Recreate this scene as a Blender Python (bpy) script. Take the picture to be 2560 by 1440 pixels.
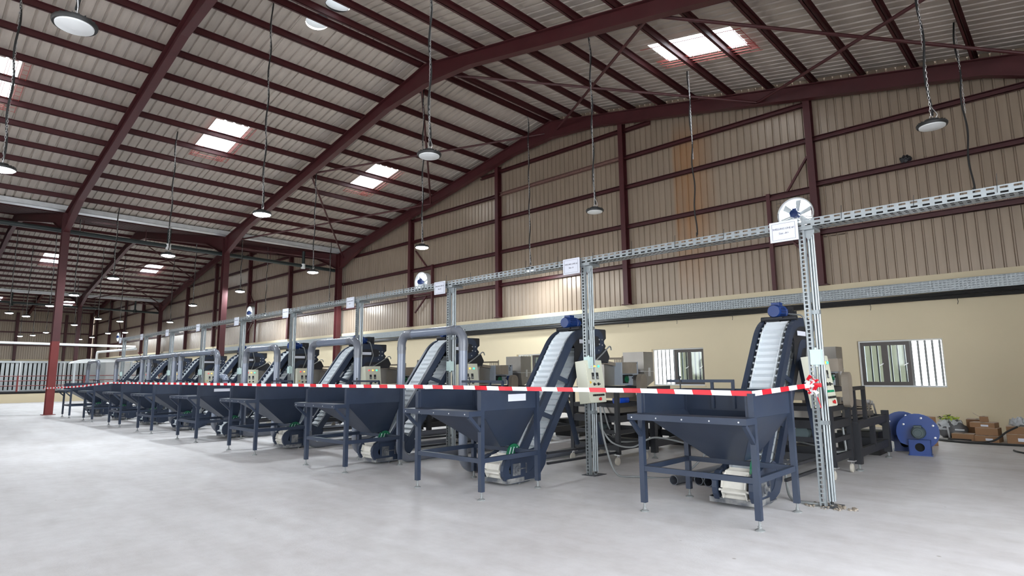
import bpy, bmesh, math, random
from math import sin, cos, pi, radians, sqrt, atan2
from mathutils import Vector, Matrix
R = random.Random(7)
S = bpy.context.scene
COL = S.collection
for o in list(bpy.data.objects):
    bpy.data.objects.remove(o)

# ------------------------------------------------------------------ camera, world, exposure
YAW, PIT, ROL = radians(43.5997), radians(8.148), radians(-0.5961)
fw = Vector((-sin(YAW)*cos(PIT), cos(YAW)*cos(PIT), sin(PIT)))
rt = Vector((cos(YAW), sin(YAW), 0)); up = rt.cross(fw)
rt2 = rt*cos(ROL)+up*sin(ROL); up2 = up*cos(ROL)-rt*sin(ROL)
cam = bpy.data.objects.new('camera', bpy.data.cameras.new('camera'))
COL.objects.link(cam)
cam.matrix_world = Matrix(((rt2.x, up2.x, -fw.x, 0), (rt2.y, up2.y, -fw.y, 0), (rt2.z, up2.z, -fw.z, 1.35), (0, 0, 0, 1)))
cam.data.sensor_width = 36
cam.data.lens = 36*1489.8833/2560
cam.data.clip_start = .05
cam.data.clip_end = 400
S.camera = cam

W = bpy.data.worlds.new('overcast_sky'); S.world = W; W.use_nodes = True
bg = W.node_tree.nodes['Background']
bg.inputs[0].default_value = (.90, .95, 1.0, 1)
bg.inputs[1].default_value = 9.0
LAMP = 390.0
S.view_settings.view_transform = 'Standard'
S.view_settings.look = 'None'
S.view_settings.gamma = 1
S.view_settings.use_curve_mapping = False
S.view_settings.exposure = 0.30
S.cycles.use_denoising = True
S.cycles.max_bounces = 7
S.cycles.diffuse_bounces = 5
S.cycles.transmission_bounces = 6
S.cycles.sample_clamp_indirect = 8
S.cycles.caustics_reflective = False
S.cycles.caustics_refractive = False

# ------------------------------------------------------------------ materials
def nd(t, k, **kw):
    n = t.nodes.new(k)
    for a, b in kw.items():
        setattr(n, a, b)
    return n
def mat(name, col, rough=.5, metal=0., var=.08, scale=6., bump=0., dust=None, dust_amt=0., spec=.5, stretch=None):
    m = bpy.data.materials.new(name); m.use_nodes = True
    t = m.node_tree; p = t.nodes['Principled BSDF']
    p.inputs['Roughness'].default_value = rough
    p.inputs['Metallic'].default_value = metal
    p.inputs['Specular IOR Level'].default_value = spec
    geo = nd(t, 'ShaderNodeNewGeometry'); pos = geo.outputs['Position']
    if stretch:
        mp = nd(t, 'ShaderNodeMapping'); mp.inputs['Scale'].default_value = stretch
        t.links.new(pos, mp.inputs[0]); pos = mp.outputs[0]
    n = nd(t, 'ShaderNodeTexNoise'); n.inputs['Scale'].default_value = scale; n.inputs['Detail'].default_value = 5
    t.links.new(pos, n.inputs['Vector'])
    mx = nd(t, 'ShaderNodeMix', data_type='RGBA')
    mx.inputs[6].default_value = tuple(c*(1-var) for c in col)+(1,)
    mx.inputs[7].default_value = tuple(min(1, c*(1+var)) for c in col)+(1,)
    t.links.new(n.outputs[0], mx.inputs[0]); out = mx.outputs[2]
    if dust:
        n2 = nd(t, 'ShaderNodeTexNoise'); n2.inputs['Scale'].default_value = scale*.35; n2.inputs['Detail'].default_value = 8
        t.links.new(geo.outputs['Position'], n2.inputs['Vector'])
        rp = nd(t, 'ShaderNodeValToRGB'); rp.color_ramp.elements[0].position = .45; rp.color_ramp.elements[1].position = .75
        rp.color_ramp.elements[0].color = (0, 0, 0, 1); rp.color_ramp.elements[1].color = (dust_amt,)*3+(1,)
        t.links.new(n2.outputs[0], rp.inputs[0])
        m2 = nd(t, 'ShaderNodeMix', data_type='RGBA'); m2.inputs[7].default_value = dust+(1,)
        t.links.new(rp.outputs[0], m2.inputs[0]); t.links.new(out, m2.inputs[6]); out = m2.outputs[2]
    t.links.new(out, p.inputs['Base Color'])
    if bump:
        b = nd(t, 'ShaderNodeBump'); b.inputs['Strength'].default_value = bump; b.inputs['Distance'].default_value = .01
        t.links.new(n.outputs[0], b.inputs['Height']); t.links.new(b.outputs[0], p.inputs['Normal'])
    return m
def emit(name, col, s):
    m = bpy.data.materials.new(name); m.use_nodes = True; t = m.node_tree
    p = t.nodes['Principled BSDF']; p.inputs['Base Color'].default_value = tuple(c*.5 for c in col)+(1,)
    p.inputs['Emission Color'].default_value = col+(1,); p.inputs['Emission Strength'].default_value = s
    return m

M = {}
M['navy'] = mat('navy_paint', (.022, .032, .057), .42, 0, .2, 5, 0, (.10, .11, .12), .16, .35)
M['black'] = mat('black_paint', (.014, .015, .019), .5, 0, .2, 8)
M['pan'] = mat('dusty_navy_paint', (.06, .065, .075), .7, 0, .2, 20, 0, (.35, .34, .32), .8)
M['maroon'] = mat('maroon_primer', (.062, .011, .013), .5, 0, .25, 3)
M['redprimer'] = mat('fresh_red_primer', (.17, .018, .016), .5, 0, .15, 3)
M['galv'] = mat('galvanised_steel', (.28, .305, .315), .42, .6, .25, 14)
M['steel'] = mat('stainless_steel', (.29, .27, .245), .38, .8, .12, 6)
M['dullsteel'] = mat('tan_dusty_steel', (.27, .23, .185), .55, .3, .2, 9)
M['zinc'] = mat('zinc_plated', (.55, .55, .55), .35, .8, .1, 30)
M['bucket'] = mat('white_bucket_plastic', (.60, .64, .67), .45, 0, .06, 14)
M['tailbucket'] = mat('dusty_bucket_plastic', (.56, .54, .49), .6, 0, .14, 14)
M['pvc'] = mat('grey_pvc', (.155, .18, .235), .22, 0, .06, 4)
M['pvcj'] = mat('dark_grey_pvc', (.12, .13, .155), .3, 0, .08, 4)
M['pvcin'] = mat('pipe_bore', (.02, .02, .02), .9)
M['cab'] = mat('ivory_enamel', (.54, .54, .44), .35, 0, .03, 4)
M['motor'] = mat('blue_motor_paint', (.007, .032, .15), .35, 0, .15, 9)
M['brightblue'] = mat('bright_blue_paint', (.006, .07, .55), .35, 0, .1, 9)
M['blower'] = mat('blue_blower_paint', (.006, .04, .20), .33, 0, .12, 6)
M['gmotor'] = mat('grey_green_motor', (.06, .085, .09), .5, 0, .15, 12)
M['plate'] = mat('blue_grey_gear_plate', (.33, .37, .42), .45, .2, .08, 8)
M['green'] = mat('green_rubber', (.006, .10, .045), .45, 0, .15, 9)
M['greenbtn'] = mat('green_button', (.0, .22, .10), .3)
M['redbtn'] = mat('red_button', (.5, .015, .02), .3)
M['yellow'] = mat('yellow_label', (.75, .45, .02), .4)
M['paper'] = mat('white_paper', (.62, .64, .71), .6, 0, .02, 9)
M['ink'] = mat('dark_ink', (.06, .06, .09), .7)
M['tapew'] = mat('white_tape', (.82, .82, .84), .4, 0, .04, 20)
M['taper'] = mat('red_tape', (.62, .012, .025), .4, 0, .08, 20)
M['cream'] = mat('cream_wall_paint', (.64, .55, .375), .65, 0, .05, 1.2, .05, (.45, .40, .30), .12)
M['clad'] = None
M["white"] = mat('white_paint', (.78, .80, .80), .5, 0, .04, 3)
M['greywhite'] = mat('pale_grey_sheet', (.50, .53, .54), .5, 0, .08, 3)
M['gutter'] = mat('bright_gutter_sheet', (.70, .72, .73), .35, .5, .2, 5)
M['brown'] = mat('bronze_window_frame', (.075, .065, .06), .4, .3, .1, 8)
M['card'] = mat('brown_cardboard', (.25, .135, .065), .75, 0, .12, 7)
M['cardtop'] = mat('pale_cardboard', (.50, .40, .33), .75, 0, .1, 7)
M['plastic'] = mat('clear_wrap', (.45, .47, .48), .25, 0, .3, 14, .6)
M['sackm'] = mat('grey_sack', (.10, .10, .105), .5, 0, .5, 9, .4)
M['hiviz'] = mat('yellow_green_leafy', (.42, .55, .04), .6, 0, .5, 22)
M['rubber'] = mat('black_rubber', (.012, .012, .012), .55)
M['conduit'] = mat('grey_conduit', (.20, .21, .21), .45)
M['mint'] = mat('pale_mint_box', (.47, .60, .58), .35)
M['firepipe'] = mat('dark_green_black_pipe', (.014, .022, .022), .45)
M['rustgirt'] = mat('scuffed_girt', (.22, .12, .10), .7, .2, .5, 18)
M['wheel'] = mat('pale_caster_wheel', (.45, .42, .36), .6)
M['offlens'] = mat('frosted_lens', (.78, .80, .80), .5)
M['dark'] = mat('shade_black', (.006, .006, .006), .9)  # near-black colour standing in for shade in gaps and recesses
M['mesh'] = mat('red_wire', (.40, .08, .07), .5)
M['lamp'] = emit('led_lens', (.88, .95, 1.0), LAMP)
M['amb'] = emit('amber_lamp', (1.0, .42, .04), 2.2)
M['grn'] = emit('green_lamp', (.05, .9, .45), 1.6)
M['red'] = emit('red_lamp', (.9, .05, .04), .9)

def translucent(name, col, mixg=.12):
    m = bpy.data.materials.new(name); m.use_nodes = True; t = m.node_tree
    for n in list(t.nodes): t.nodes.remove(n)
    o = nd(t, 'ShaderNodeOutputMaterial'); tr = nd(t, 'ShaderNodeBsdfTranslucent'); tr.inputs[0].default_value = col+(1,)
    d = nd(t, 'ShaderNodeBsdfDiffuse'); d.inputs[0].default_value = col+(1,)
    mx = nd(t, 'ShaderNodeMixShader'); mx.inputs[0].default_value = mixg
    n = nd(t, 'ShaderNodeTexNoise'); n.inputs['Scale'].default_value = 3
    mc = nd(t, 'ShaderNodeMix', data_type='RGBA'); mc.inputs[6].default_value = tuple(c*.93 for c in col)+(1,); mc.inputs[7].default_value = col+(1,)
    t.links.new(n.outputs[0], mc.inputs[0]); t.links.new(mc.outputs[2], tr.inputs[0])
    t.links.new(tr.outputs[0], mx.inputs[1]); t.links.new(d.outputs[0], mx.inputs[2]); t.links.new(mx.outputs[0], o.inputs[0])
    return m
M['poly'] = translucent('translucent_polycarbonate', (.9, .93, .95))
M['dome'] = translucent('translucent_vent_dome', (.115, .12, .123))
def glass(name):
    m = bpy.data.materials.new(name); m.use_nodes = True; t = m.node_tree
    for n in list(t.nodes): t.nodes.remove(n)
    o = nd(t, 'ShaderNodeOutputMaterial'); tr = nd(t, 'ShaderNodeBsdfTransparent'); tr.inputs[0].default_value = (.82, .88, .88, 1)
    g = nd(t, 'ShaderNodeBsdfGlossy'); g.inputs['Roughness'].default_value = .05
    f = nd(t, 'ShaderNodeFresnel'); mx = nd(t, 'ShaderNodeMixShader')
    t.links.new(f.outputs[0], mx.inputs[0]); t.links.new(tr.outputs[0], mx.inputs[1]); t.links.new(g.outputs[0], mx.inputs[2]); t.links.new(mx.outputs[0], o.inputs[0])
    return m
M['glass'] = glass('window_glass')
M['outer'] = mat('weathered_boundary_wall', (.115, .12, .095), .8, 0, .25, 2.5)

def clad_mat(name, col, rust=False, stretch=(4, 4, .25), rough=.31):
    m = bpy.data.materials.new(name); m.use_nodes = True; t = m.node_tree; p = t.nodes['Principled BSDF']
    p.inputs['Roughness'].default_value = rough; p.inputs['Metallic'].default_value = .15
    g = nd(t, 'ShaderNodeNewGeometry'); mp = nd(t, 'ShaderNodeMapping'); mp.inputs['Scale'].default_value = stretch
    t.links.new(g.outputs['Position'], mp.inputs[0])
    n = nd(t, 'ShaderNodeTexNoise'); n.inputs['Scale'].default_value = 2.2; n.inputs['Detail'].default_value = 6; t.links.new(mp.outputs[0], n.inputs['Vector'])
    mx = nd(t, 'ShaderNodeMix', data_type='RGBA'); mx.inputs[6].default_value = tuple(c*.78 for c in col)+(1,); mx.inputs[7].default_value = tuple(min(1, c*1.2) for c in col)+(1,)
    t.links.new(n.outputs[0], mx.inputs[0]); out = mx.outputs[2]
    if rust:
        s = nd(t, 'ShaderNodeSeparateXYZ'); t.links.new(g.outputs['Position'], s.inputs[0])
        def rng(sock, a, b, c, d):
            r1 = nd(t, 'ShaderNodeMapRange'); r1.inputs[1].default_value = a; r1.inputs[2].default_value = b; t.links.new(sock, r1.inputs[0])
            r2 = nd(t, 'ShaderNodeMapRange'); r2.inputs[1].default_value = c; r2.inputs[2].default_value = d; r2.inputs[3].default_value = 1; r2.inputs[4].default_value = 0; t.links.new(sock, r2.inputs[0])
            k = nd(t, 'ShaderNodeMath', operation='MULTIPLY'); t.links.new(r1.outputs[0], k.inputs[0]); t.links.new(r2.outputs[0], k.inputs[1]); return k.outputs[0]
        xr = rng(s.outputs[0], -8.75, -8.65, -8.0, -7.3); zr = rng(s.outputs[2], 3.4, 6.0, 8.2, 9.2)
        k = nd(t, 'ShaderNodeMath', operation='MULTIPLY'); t.links.new(xr, k.inputs[0]); t.links.new(zr, k.inputs[1])
        k2 = nd(t, 'ShaderNodeMath', operation='MULTIPLY'); t.links.new(k.outputs[0], k2.inputs[0]); t.links.new(n.outputs[0], k2.inputs[1])
        m2 = nd(t, 'ShaderNodeMix', data_type='RGBA'); m2.inputs[7].default_value = (.36, .15, .035, 1); t.links.new(k2.outputs[0], m2.inputs[0]); t.links.new(out, m2.inputs[6]); out = m2.outputs[2]
    t.links.new(out, p.inputs['Base Color'])
    b = nd(t, 'ShaderNodeBump'); b.inputs['Strength'].default_value = .25; b.inputs['Distance'].default_value = .02
    t.links.new(n.outputs[0], b.inputs['Height']); t.links.new(b.outputs[0], p.inputs['Normal'])
    return m
M['clad'] = clad_mat('taupe_wall_cladding', (.31, .243, .182), True)
M['roof'] = clad_mat('taupe_roof_sheet', (.49, .43, .375), False, (.4, 4, 4), .42)

def floor_mat():
    m = bpy.data.materials.new('dusty_concrete'); m.use_nodes = True; t = m.node_tree; p = t.nodes['Principled BSDF']
    p.inputs['Roughness'].default_value = .55; p.inputs['Specular IOR Level'].default_value = .35
    g = nd(t, 'ShaderNodeNewGeometry')
    def noise(sc, det, st=None):
        n = nd(t, 'ShaderNodeTexNoise'); n.inputs['Scale'].default_value = sc; n.inputs['Detail'].default_value = det; n.inputs['Roughness'].default_value = .62
        if st:
            mp = nd(t, 'ShaderNodeMapping'); mp.inputs['Scale'].default_value = st; t.links.new(g.outputs[0], mp.inputs[0]); t.links.new(mp.outputs[0], n.inputs['Vector'])
        else: t.links.new(g.outputs[0], n.inputs['Vector'])
        return n.outputs[0]
    a = noise(.55, 7); b = noise(4.5, 8); c = noise(55, 3); d = noise(1.3, 6, (.5, 2.2, 1))
    r = nd(t, 'ShaderNodeValToRGB'); e = r.color_ramp.elements; e[0].position = .33; e[1].position = .68; e[0].color = (.62, .60, .605, 1); e[1].color = (.72, .71, .72, 1); t.links.new(a, r.inputs[0])
    r2 = nd(t, 'ShaderNodeValToRGB'); e = r2.color_ramp.elements; e[0].position = .3; e[1].position = .62; e[0].color = (.86, .85, .84, 1); e[1].color = (1, 1, 1, 1); t.links.new(b, r2.inputs[0])
    r3 = nd(t, 'ShaderNodeValToRGB'); e = r3.color_ramp.elements; e[0].position = .36; e[1].position = .6; e[0].color = (.89, .88, .865, 1); e[1].color = (1, 1, 1, 1); t.links.new(d, r3.inputs[0])
    x = nd(t, 'ShaderNodeMix', data_type='RGBA', blend_type='MULTIPLY'); x.inputs[0].default_value = .8; t.links.new(r.outputs[0], x.inputs[6]); t.links.new(r2.outputs[0], x.inputs[7])
    y = nd(t, 'ShaderNodeMix', data_type='RGBA', blend_type='MULTIPLY'); y.inputs[0].default_value = .8; t.links.new(x.outputs[2], y.inputs[6]); t.links.new(r3.outputs[0], y.inputs[7])
    v = nd(t, 'ShaderNodeTexVoronoi'); v.inputs['Scale'].default_value = 1.7; t.links.new(g.outputs[0], v.inputs['Vector'])
    r4 = nd(t, 'ShaderNodeValToRGB'); e = r4.color_ramp.elements; e[0].position = .018; e[1].position = .03; e[0].color = (.45, .40, .35, 1); e[1].color = (1, 1, 1, 1); t.links.new(v.outputs[0], r4.inputs[0])
    z = nd(t, 'ShaderNodeMix', data_type='RGBA', blend_type='MULTIPLY'); z.inputs[0].default_value = .7; t.links.new(y.outputs[2], z.inputs[6]); t.links.new(r4.outputs[0], z.inputs[7])
    t.links.new(z.outputs[2], p.inputs['Base Color'])
    bu = nd(t, 'ShaderNodeBump'); bu.inputs['Strength'].default_value = .18; bu.inputs['Distance'].default_value = .01; t.links.new(c, bu.inputs['Height']); t.links.new(bu.outputs[0], p.inputs['Normal'])
    return m
M['floor'] = floor_mat()

# ------------------------------------------------------------------ mesh helpers
class MB:
    def __init__(s): s.v = []; s.f = []; s.m = []; s.mi = 0
    def add(s, vs, fs):
        b = len(s.v); s.v += [tuple(v) for v in vs]; s.f += [tuple(b+i for i in f) for f in fs]; s.m += [s.mi]*len(fs); return s
    def box(s, x0, x1, y0, y1, z0, z1):
        return s.add([(x0, y0, z0), (x1, y0, z0), (x1, y1, z0), (x0, y1, z0), (x0, y0, z1), (x1, y0, z1), (x1, y1, z1), (x0, y1, z1)],
                     [(3, 2, 1, 0), (4, 5, 6, 7), (0, 1, 5, 4), (1, 2, 6, 5), (2, 3, 7, 6), (3, 0, 4, 7)])
    def bar(s, a, b, w, h, upv=(0, 0, 1)):
        a = Vector(a); b = Vector(b); d = (b-a).normalized(); u = Vector(upv)
        if abs(d.dot(u)) > .98: u = Vector((0, 1, 0)) if abs(d.y) < .9 else Vector((1, 0, 0))
        x = d.cross(u).normalized(); y = x.cross(d)
        vs = [p+x*(i*w/2)+y*(j*h/2) for p in (a, b) for i, j in ((-1, -1), (1, -1), (1, 1), (-1, 1))]
        return s.add(vs, [(3, 2, 1, 0), (4, 5, 6, 7), (0, 1, 5, 4), (1, 2, 6, 5), (2, 3, 7, 6), (3, 0, 4, 7)])
    def cyl(s, a, b, r, n=12, r2=None, caps=True):
        a = Vector(a); b = Vector(b); d = (b-a).normalized(); u = Vector((0, 0, 1)) if abs(d.z) < .9 else Vector((1, 0, 0))
        x = d.cross(u).normalized(); y = x.cross(d); r2 = r if r2 is None else r2
        vs = [a+(x*cos(2*pi*i/n)+y*sin(2*pi*i/n))*r for i in range(n)]+[b+(x*cos(2*pi*i/n)+y*sin(2*pi*i/n))*r2 for i in range(n)]
        fs = [((i+1) % n, i, n+i, n+(i+1) % n) for i in range(n)]
        if caps: fs += [tuple(range(n)), tuple(range(2*n-1, n-1, -1))]
        return s.add(vs, fs)
    def lathe(s, c, prof, axis='z', n=20):
        c = Vector(c); vs = []; fs = []
        for r, h in prof:
            for i in range(n):
                q = 2*pi*i/n; p = (r*cos(q), r*sin(q), h)
                if axis == 'y': p = (r*cos(q), h, r*sin(q))
                if axis == 'x': p = (h, r*cos(q), r*sin(q))
                vs.append(c+Vector(p))
        for k in range(len(prof)-1):
            for i in range(n): fs.append((k*n+i, k*n+(i+1) % n, (k+1)*n+(i+1) % n, (k+1)*n+i))
        return s.add(vs, fs)
    def tube(s, pts, r, n=8, caps=True):
        pts = [Vector(p) for p in pts]; vs = []; N = len(pts); pu = None
        for i, p in enumerate(pts):
            d = (pts[min(i+1, N-1)]-pts[max(i-1, 0)]).normalized()
            if pu is None:
                u = Vector((0, 0, 1)) if abs(d.z) < .9 else Vector((1, 0, 0))
            else: u = pu
            x = d.cross(u).normalized(); y = x.cross(d).normalized(); pu = y
            vs += [p+(x*cos(2*pi*k/n)+y*sin(2*pi*k/n))*r for k in range(n)]
        fs = [(i*n+(k+1) % n, i*n+k, (i+1)*n+k, (i+1)*n+(k+1) % n) for i in range(N-1) for k in range(n)]
        if caps: fs += [tuple(range(n)), tuple(range(N*n-1, (N-1)*n-1, -1))]
        return s.add(vs, fs)
    def prism(s, poly, axis, a, b):
        # poly of 2d points; axis 'x': (y,z); 'y': (x,z); 'z': (x,y)
        def P(p, h): return (h, p[0], p[1]) if axis == 'x' else ((p[0], h, p[1]) if axis == 'y' else (p[0], p[1], h))
        n = len(poly); vs = [P(p, a) for p in poly]+[P(p, b) for p in poly]
        fs = [tuple(range(n-1, -1, -1)), tuple(range(n, 2*n))]+[(i, (i+1) % n, n+(i+1) % n, n+i) for i in range(n)]
        return s.add(vs, fs)
    def sphere(s, c, r, n=10, m=6, sc=(1, 1, 1)):
        prof = [(r*max(.02, sin(pi*k/m)), -r*cos(pi*k/m)) for k in range(m+1)]
        vs = []
        for q, h in prof: vs += [(c[0]+q*cos(2*pi*i/n)*sc[0], c[1]+q*sin(2*pi*i/n)*sc[1], c[2]+h*sc[2]) for i in range(n)]
        return s.add(vs, [(k*n+i, k*n+(i+1) % n, (k+1)*n+(i+1) % n, (k+1)*n+i) for k in range(m) for i in range(n)])
    def mesh(s, name, mats, smooth=False):
        me = bpy.data.meshes.new(name); me.from_pydata(s.v, [], s.f)
        for k in (mats if isinstance(mats, (list, tuple)) else [mats]): me.materials.append(M[k] if isinstance(k, str) else k)
        if any(s.m): me.polygons.foreach_set('material_index', s.m)
        bm = bmesh.new(); bm.from_mesh(me); bmesh.ops.recalc_face_normals(bm, faces=bm.faces); bm.to_mesh(me); bm.free()
        if smooth:
            me.shade_smooth()
            me.set_sharp_from_angle(angle=radians(40))
        me.update(); return me
    def obj(s, name, mats, parent=None, smooth=False, loc=None):
        return link(name, s.mesh(name, mats, smooth), parent, loc)
def link(name, data, parent=None, loc=None):
    o = bpy.data.objects.new(name, data); COL.objects.link(o)
    if parent: o.parent = parent
    if loc is not None: o.location = loc
    return o
def tag(o, label=None, cat=None, group=None, kind=None):
    if label: o['label'] = label
    if cat: o['category'] = cat
    if group: o['group'] = group
    if kind: o['kind'] = kind
    return o
def thing(name, loc, label, cat, group=None, rz=0):
    o = link(name, None, None, loc); o.rotation_euler.z = rz; o.empty_display_size = .2
    return tag(o, label, cat, group)
def dup(o, parent=None, loc=None, label=None):
    c = o.copy(); COL.objects.link(c); c.parent = parent
    if loc is not None: c.location = loc
    if label: c['label'] = label
    for ch in list(o.children): dup(ch, c)
    return c
def fillet(pts, n=8):
    """pts: (a,b[,radius]); dense polyline with rounded corners"""
    out = []
    for i, p in enumerate(pts):
        r = p[-1] if len(p) > 2 and 0 < i < len(pts)-1 and p[-1] else 0
        P = Vector((p[0], p[1]))
        if not r: out.append(P); continue
        A = Vector(pts[i-1][:2]); B = Vector(pts[i+1][:2]); d1 = (A-P).normalized(); d2 = (B-P).normalized()
        th = d1.angle(d2); t = r/math.tan(th/2); c = P+(d1+d2).normalized()*(r/sin(th/2))
        s0 = P+d1*t-c; s1 = P+d2*t-c; ang = s0.angle_signed(s1)
        for k in range(n+1):
            q = -ang*k/n; out.append(c+Vector((s0.x*cos(q)-s0.y*sin(q), s0.x*sin(q)+s0.y*cos(q))))
    return out
def bend3(pts, rad, n=6):
    """3d polyline with rounded corners"""
    pts = [Vector(p) for p in pts]; out = [pts[0]]
    for i in range(1, len(pts)-1):
        P = pts[i]; d1 = (pts[i-1]-P).normalized(); d2 = (pts[i+1]-P).normalized(); th = d1.angle(d2)
        if th > 3.1: out.append(P); continue
        t = rad/math.tan(th/2); c = P+(d1+d2).normalized()*(rad/sin(th/2)); a = P+d1*t-c; b = P+d2*t-c; w = a.angle(b)
        for k in range(n+1):
            f = k/n; out.append(c+(a*sin((1-f)*w)+b*sin(f*w))/sin(w))
    out.append(pts[-1]); return out
def text(body, size, parent, loc, rot, mt='ink', name='lettering'):
    cu = bpy.data.curves.new(name, 'FONT'); cu.body = body; cu.size = size; cu.align_x = 'CENTER'; cu.align_y = 'CENTER'; cu.extrude = .0006
    cu.materials.append(M[mt]); cu.resolution_u = 2
    tmp = bpy.data.objects.new('tmp', cu); COL.objects.link(tmp); bpy.context.view_layer.update()
    me = bpy.data.meshes.new_from_object(tmp.evaluated_get(bpy.context.evaluated_depsgraph_get())); bpy.data.objects.remove(tmp); bpy.data.curves.remove(cu)
    if not me.materials: me.materials.append(M[mt])
    o = link(name, me, parent, loc); o.rotation_euler = rot; return o
def perforated(mb, P, x0, x1, z0, z1, rows, pitch, hole=.62, rowhole=.45):
    """strip of sheet with real slots; P maps (a, b) -> 3d"""
    n = max(1, int(round((x1-x0)/pitch))); pitch = (x1-x0)/n; rh = (z1-z0)/rows; e = rh*(1-rowhole)/2
    def q(a0, a1, b0, b1): mb.add([P(a0, b0), P(a1, b0), P(a1, b1), P(a0, b1)], [(0, 1, 2, 3)])
    q(x0, x1, z0, z0+e); q(x0, x1, z1-e, z1)
    for r in range(rows):
        if r: q(x0, x1, z0+r*rh-e, z0+r*rh+e)
        for k in range(n+1):
            c = x0+k*pitch; w = pitch*(1-hole)/2
            q(max(x0, c-w), min(x1, c+w), z0+r*rh+e, z0+(r+1)*rh-e)
def ring_plate(mb, P, a0, a1, b0, b1, ca, cb, r, n=32):
    """rectangle with a round hole; P maps (a,b)->3d"""
    vs = []
    for i in range(n):
        q = 2*pi*i/n+pi/4; dx, dy = cos(q), sin(q)
        ta = min(((a1-ca)/dx if dx > 1e-6 else 9e9), ((a0-ca)/dx if dx < -1e-6 else 9e9)); tb = min(((b1-cb)/dy if dy > 1e-6 else 9e9), ((b0-cb)/dy if dy < -1e-6 else 9e9)); t = min(ta, tb)
        vs += [P(ca+dx*r, cb+dy*r), P(ca+dx*t, cb+dy*t)]
    for i, (a, b) in enumerate(((a1, b1), (a0, b1), (a0, b0), (a1, b0))):   # snap corners
        k = min(range(n), key=lambda j: (Vector(vs[2*j+1])-Vector(P(a, b))).length); vs[2*k+1] = P(a, b)
    mb.add(vs, [(2*i, 2*((i+1) % n), 2*((i+1) % n)+1, 2*i+1) for i in range(n)])

# ------------------------------------------------------------------ hall dimensions
G = 16.433                       # inner face of the gable wall
VAL = [1.33, -28.07, -57.47, -86.87]
RID = [-13.37, -42.77, -72.17]
XEND, XR, YB = -83.0, 3.2, -13.6
FRY = [16.20, 10.42, 4.41, -1.6, -7.6, -13.4]
KS = 2.85/14.7
def ztop(x, zr):                 # a plane parallel to the roof with ridge height zr
    r = min(RID, key=lambda q: abs(q-x)); return zr-KS*abs(x-r)
ZSH, ZPU, ZRA = 10.80, 10.68, 10.53   # roof sheet, purlin top, rafter top (at the ridge)

# ------------------------------------------------------------------ floor
fl = MB().box(XEND-.3, XR+14, YB-14, G+.2, -.25, 0).obj('floor', 'floor'); tag(fl, kind='structure')
out = MB().box(XEND, XR+14, G+.2, G+26, -.4, -.12).obj('ground_outside', 'floor'); tag(out, kind='structure')

# ------------------------------------------------------------------ gable wall: cream masonry with windows, cladding sheets, girts, posts
WIN = [(-4.0, -2.28), (-9.70, -8.0), (-15.45, -13.75), (-21.2, -19.5)]
WZ = (.94, 2.04)
wb = MB()
xs = [XEND]+sum([[a, b] for a, b in sorted(WIN)], [])+[XR]
for k in range(0, len(xs), 2): wb.box(xs[k], xs[k+1], G, G+.22, 0, 3.49)
for a, b in WIN:
    wb.box(a, b, G, G+.22, 0, WZ[0]); wb.box(a, b, G, G+.22, WZ[1], 3.49)
wall_back = tag(wb.obj('wall_back', 'cream'), kind='structure')
FANX = [-5.12, -21.05, -39.2, -70.8]; FZ, FR = 5.42, .42
GIR = [4.78, 6.10, 7.44, 8.45]
def corr(mb, P, w, pitch, L0, L1, depth=.03):
    n = max(1, int(round(w/pitch))); p = w/n; prof = []
    for k in range(n): prof += [(k*p, 0), (k*p+p*.72, 0), (k*p+p*.80, depth), (k*p+p*.92, depth)]
    prof.append((w, 0))
    for (a, d), (b, e) in zip(prof, prof[1:]):
        mb.add([P(a, L0(a), d), P(b, L0(b), e), P(b, L1(b), e), P(a, L1(a), d)], [(0, 1, 2, 3)])
x = XEND
while x < XR-.01:
    w = min(1.0, XR-x); x0 = x; fan = [f for f in FANX if x0-.5 < f < x0+w+.5]
    top = lambda a, x0=x0: max(ztop(x0+a, ZSH)+.02, 7.5)
    P = lambda a, z, d, x0=x0: (x0+a, G+.10+d, z)
    segs = [(lambda a: 3.4, top)]
    if any(x0 < f+.75 and x0+w > f-.75 for f in FANX): segs = [(lambda a: 3.4, lambda a: GIR[0]), (lambda a: GIR[1], top)]
    for s0, s1 in segs:
        mb = MB(); corr(mb, P, w, .2, s0, s1); mb.obj('cladding_sheet', 'clad', wall_back)
    x += w
for f in FANX:                    # sheet with the round opening behind each fan, and cladding at its sides
    mb = MB(); a0 = f-.56; a1 = f+.56
    ring_plate(mb, lambda a, b: (a, G+.08, b), a0, a1, GIR[0]-.02, GIR[1]+.02, f, FZ, FR)
    mb.obj('fan_opening_sheet', 'clad', wall_back)
    lo = XEND+math.floor(f-.75-XEND); hi = XEND+math.floor(f+.75-XEND)+1
    for p, q in ((lo, a0+.07), (a1-.07, hi)):
        if q-p > .02:
            mb = MB(); corr(mb, lambda a, z, d, p=p: (p+a, G+.10+d, z), q-p, .2, lambda a: GIR[0]-.02, lambda a: GIR[1]+.02); mb.obj('cladding_sheet', 'clad', wall_back)
POST = [-4.66, -10.47, -16.34, -22.06, -33.95, -39.8, -45.7, -51.6, -63.4, -69.3, -75.1, -80.9]
def hsec(mb, x, y, z0, z1, w, d, t=.02):
    mb.box(x-w/2, x+w/2, y-d/2, y-d/2+t, z0, z1); mb.box(x-w/2, x+w/2, y+d/2-t, y+d/2, z0, z1); mb.box(x-t/2, x+t/2, y-d/2+t, y+d/2-t, z0, z1)
for px in POST:
    mb = MB(); zt = ztop(px, ZRA)-.34
    hsec(mb, px, G-.03, 3.49, zt, .17, .22); mb.box(px-.16, px+.16, G-.15, G+.12, 3.49, 3.515)
    mb.obj('wall_post', 'maroon', wall_back)
edges = sorted(POST+[VAL[1], VAL[2], XEND, VAL[0]])
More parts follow.
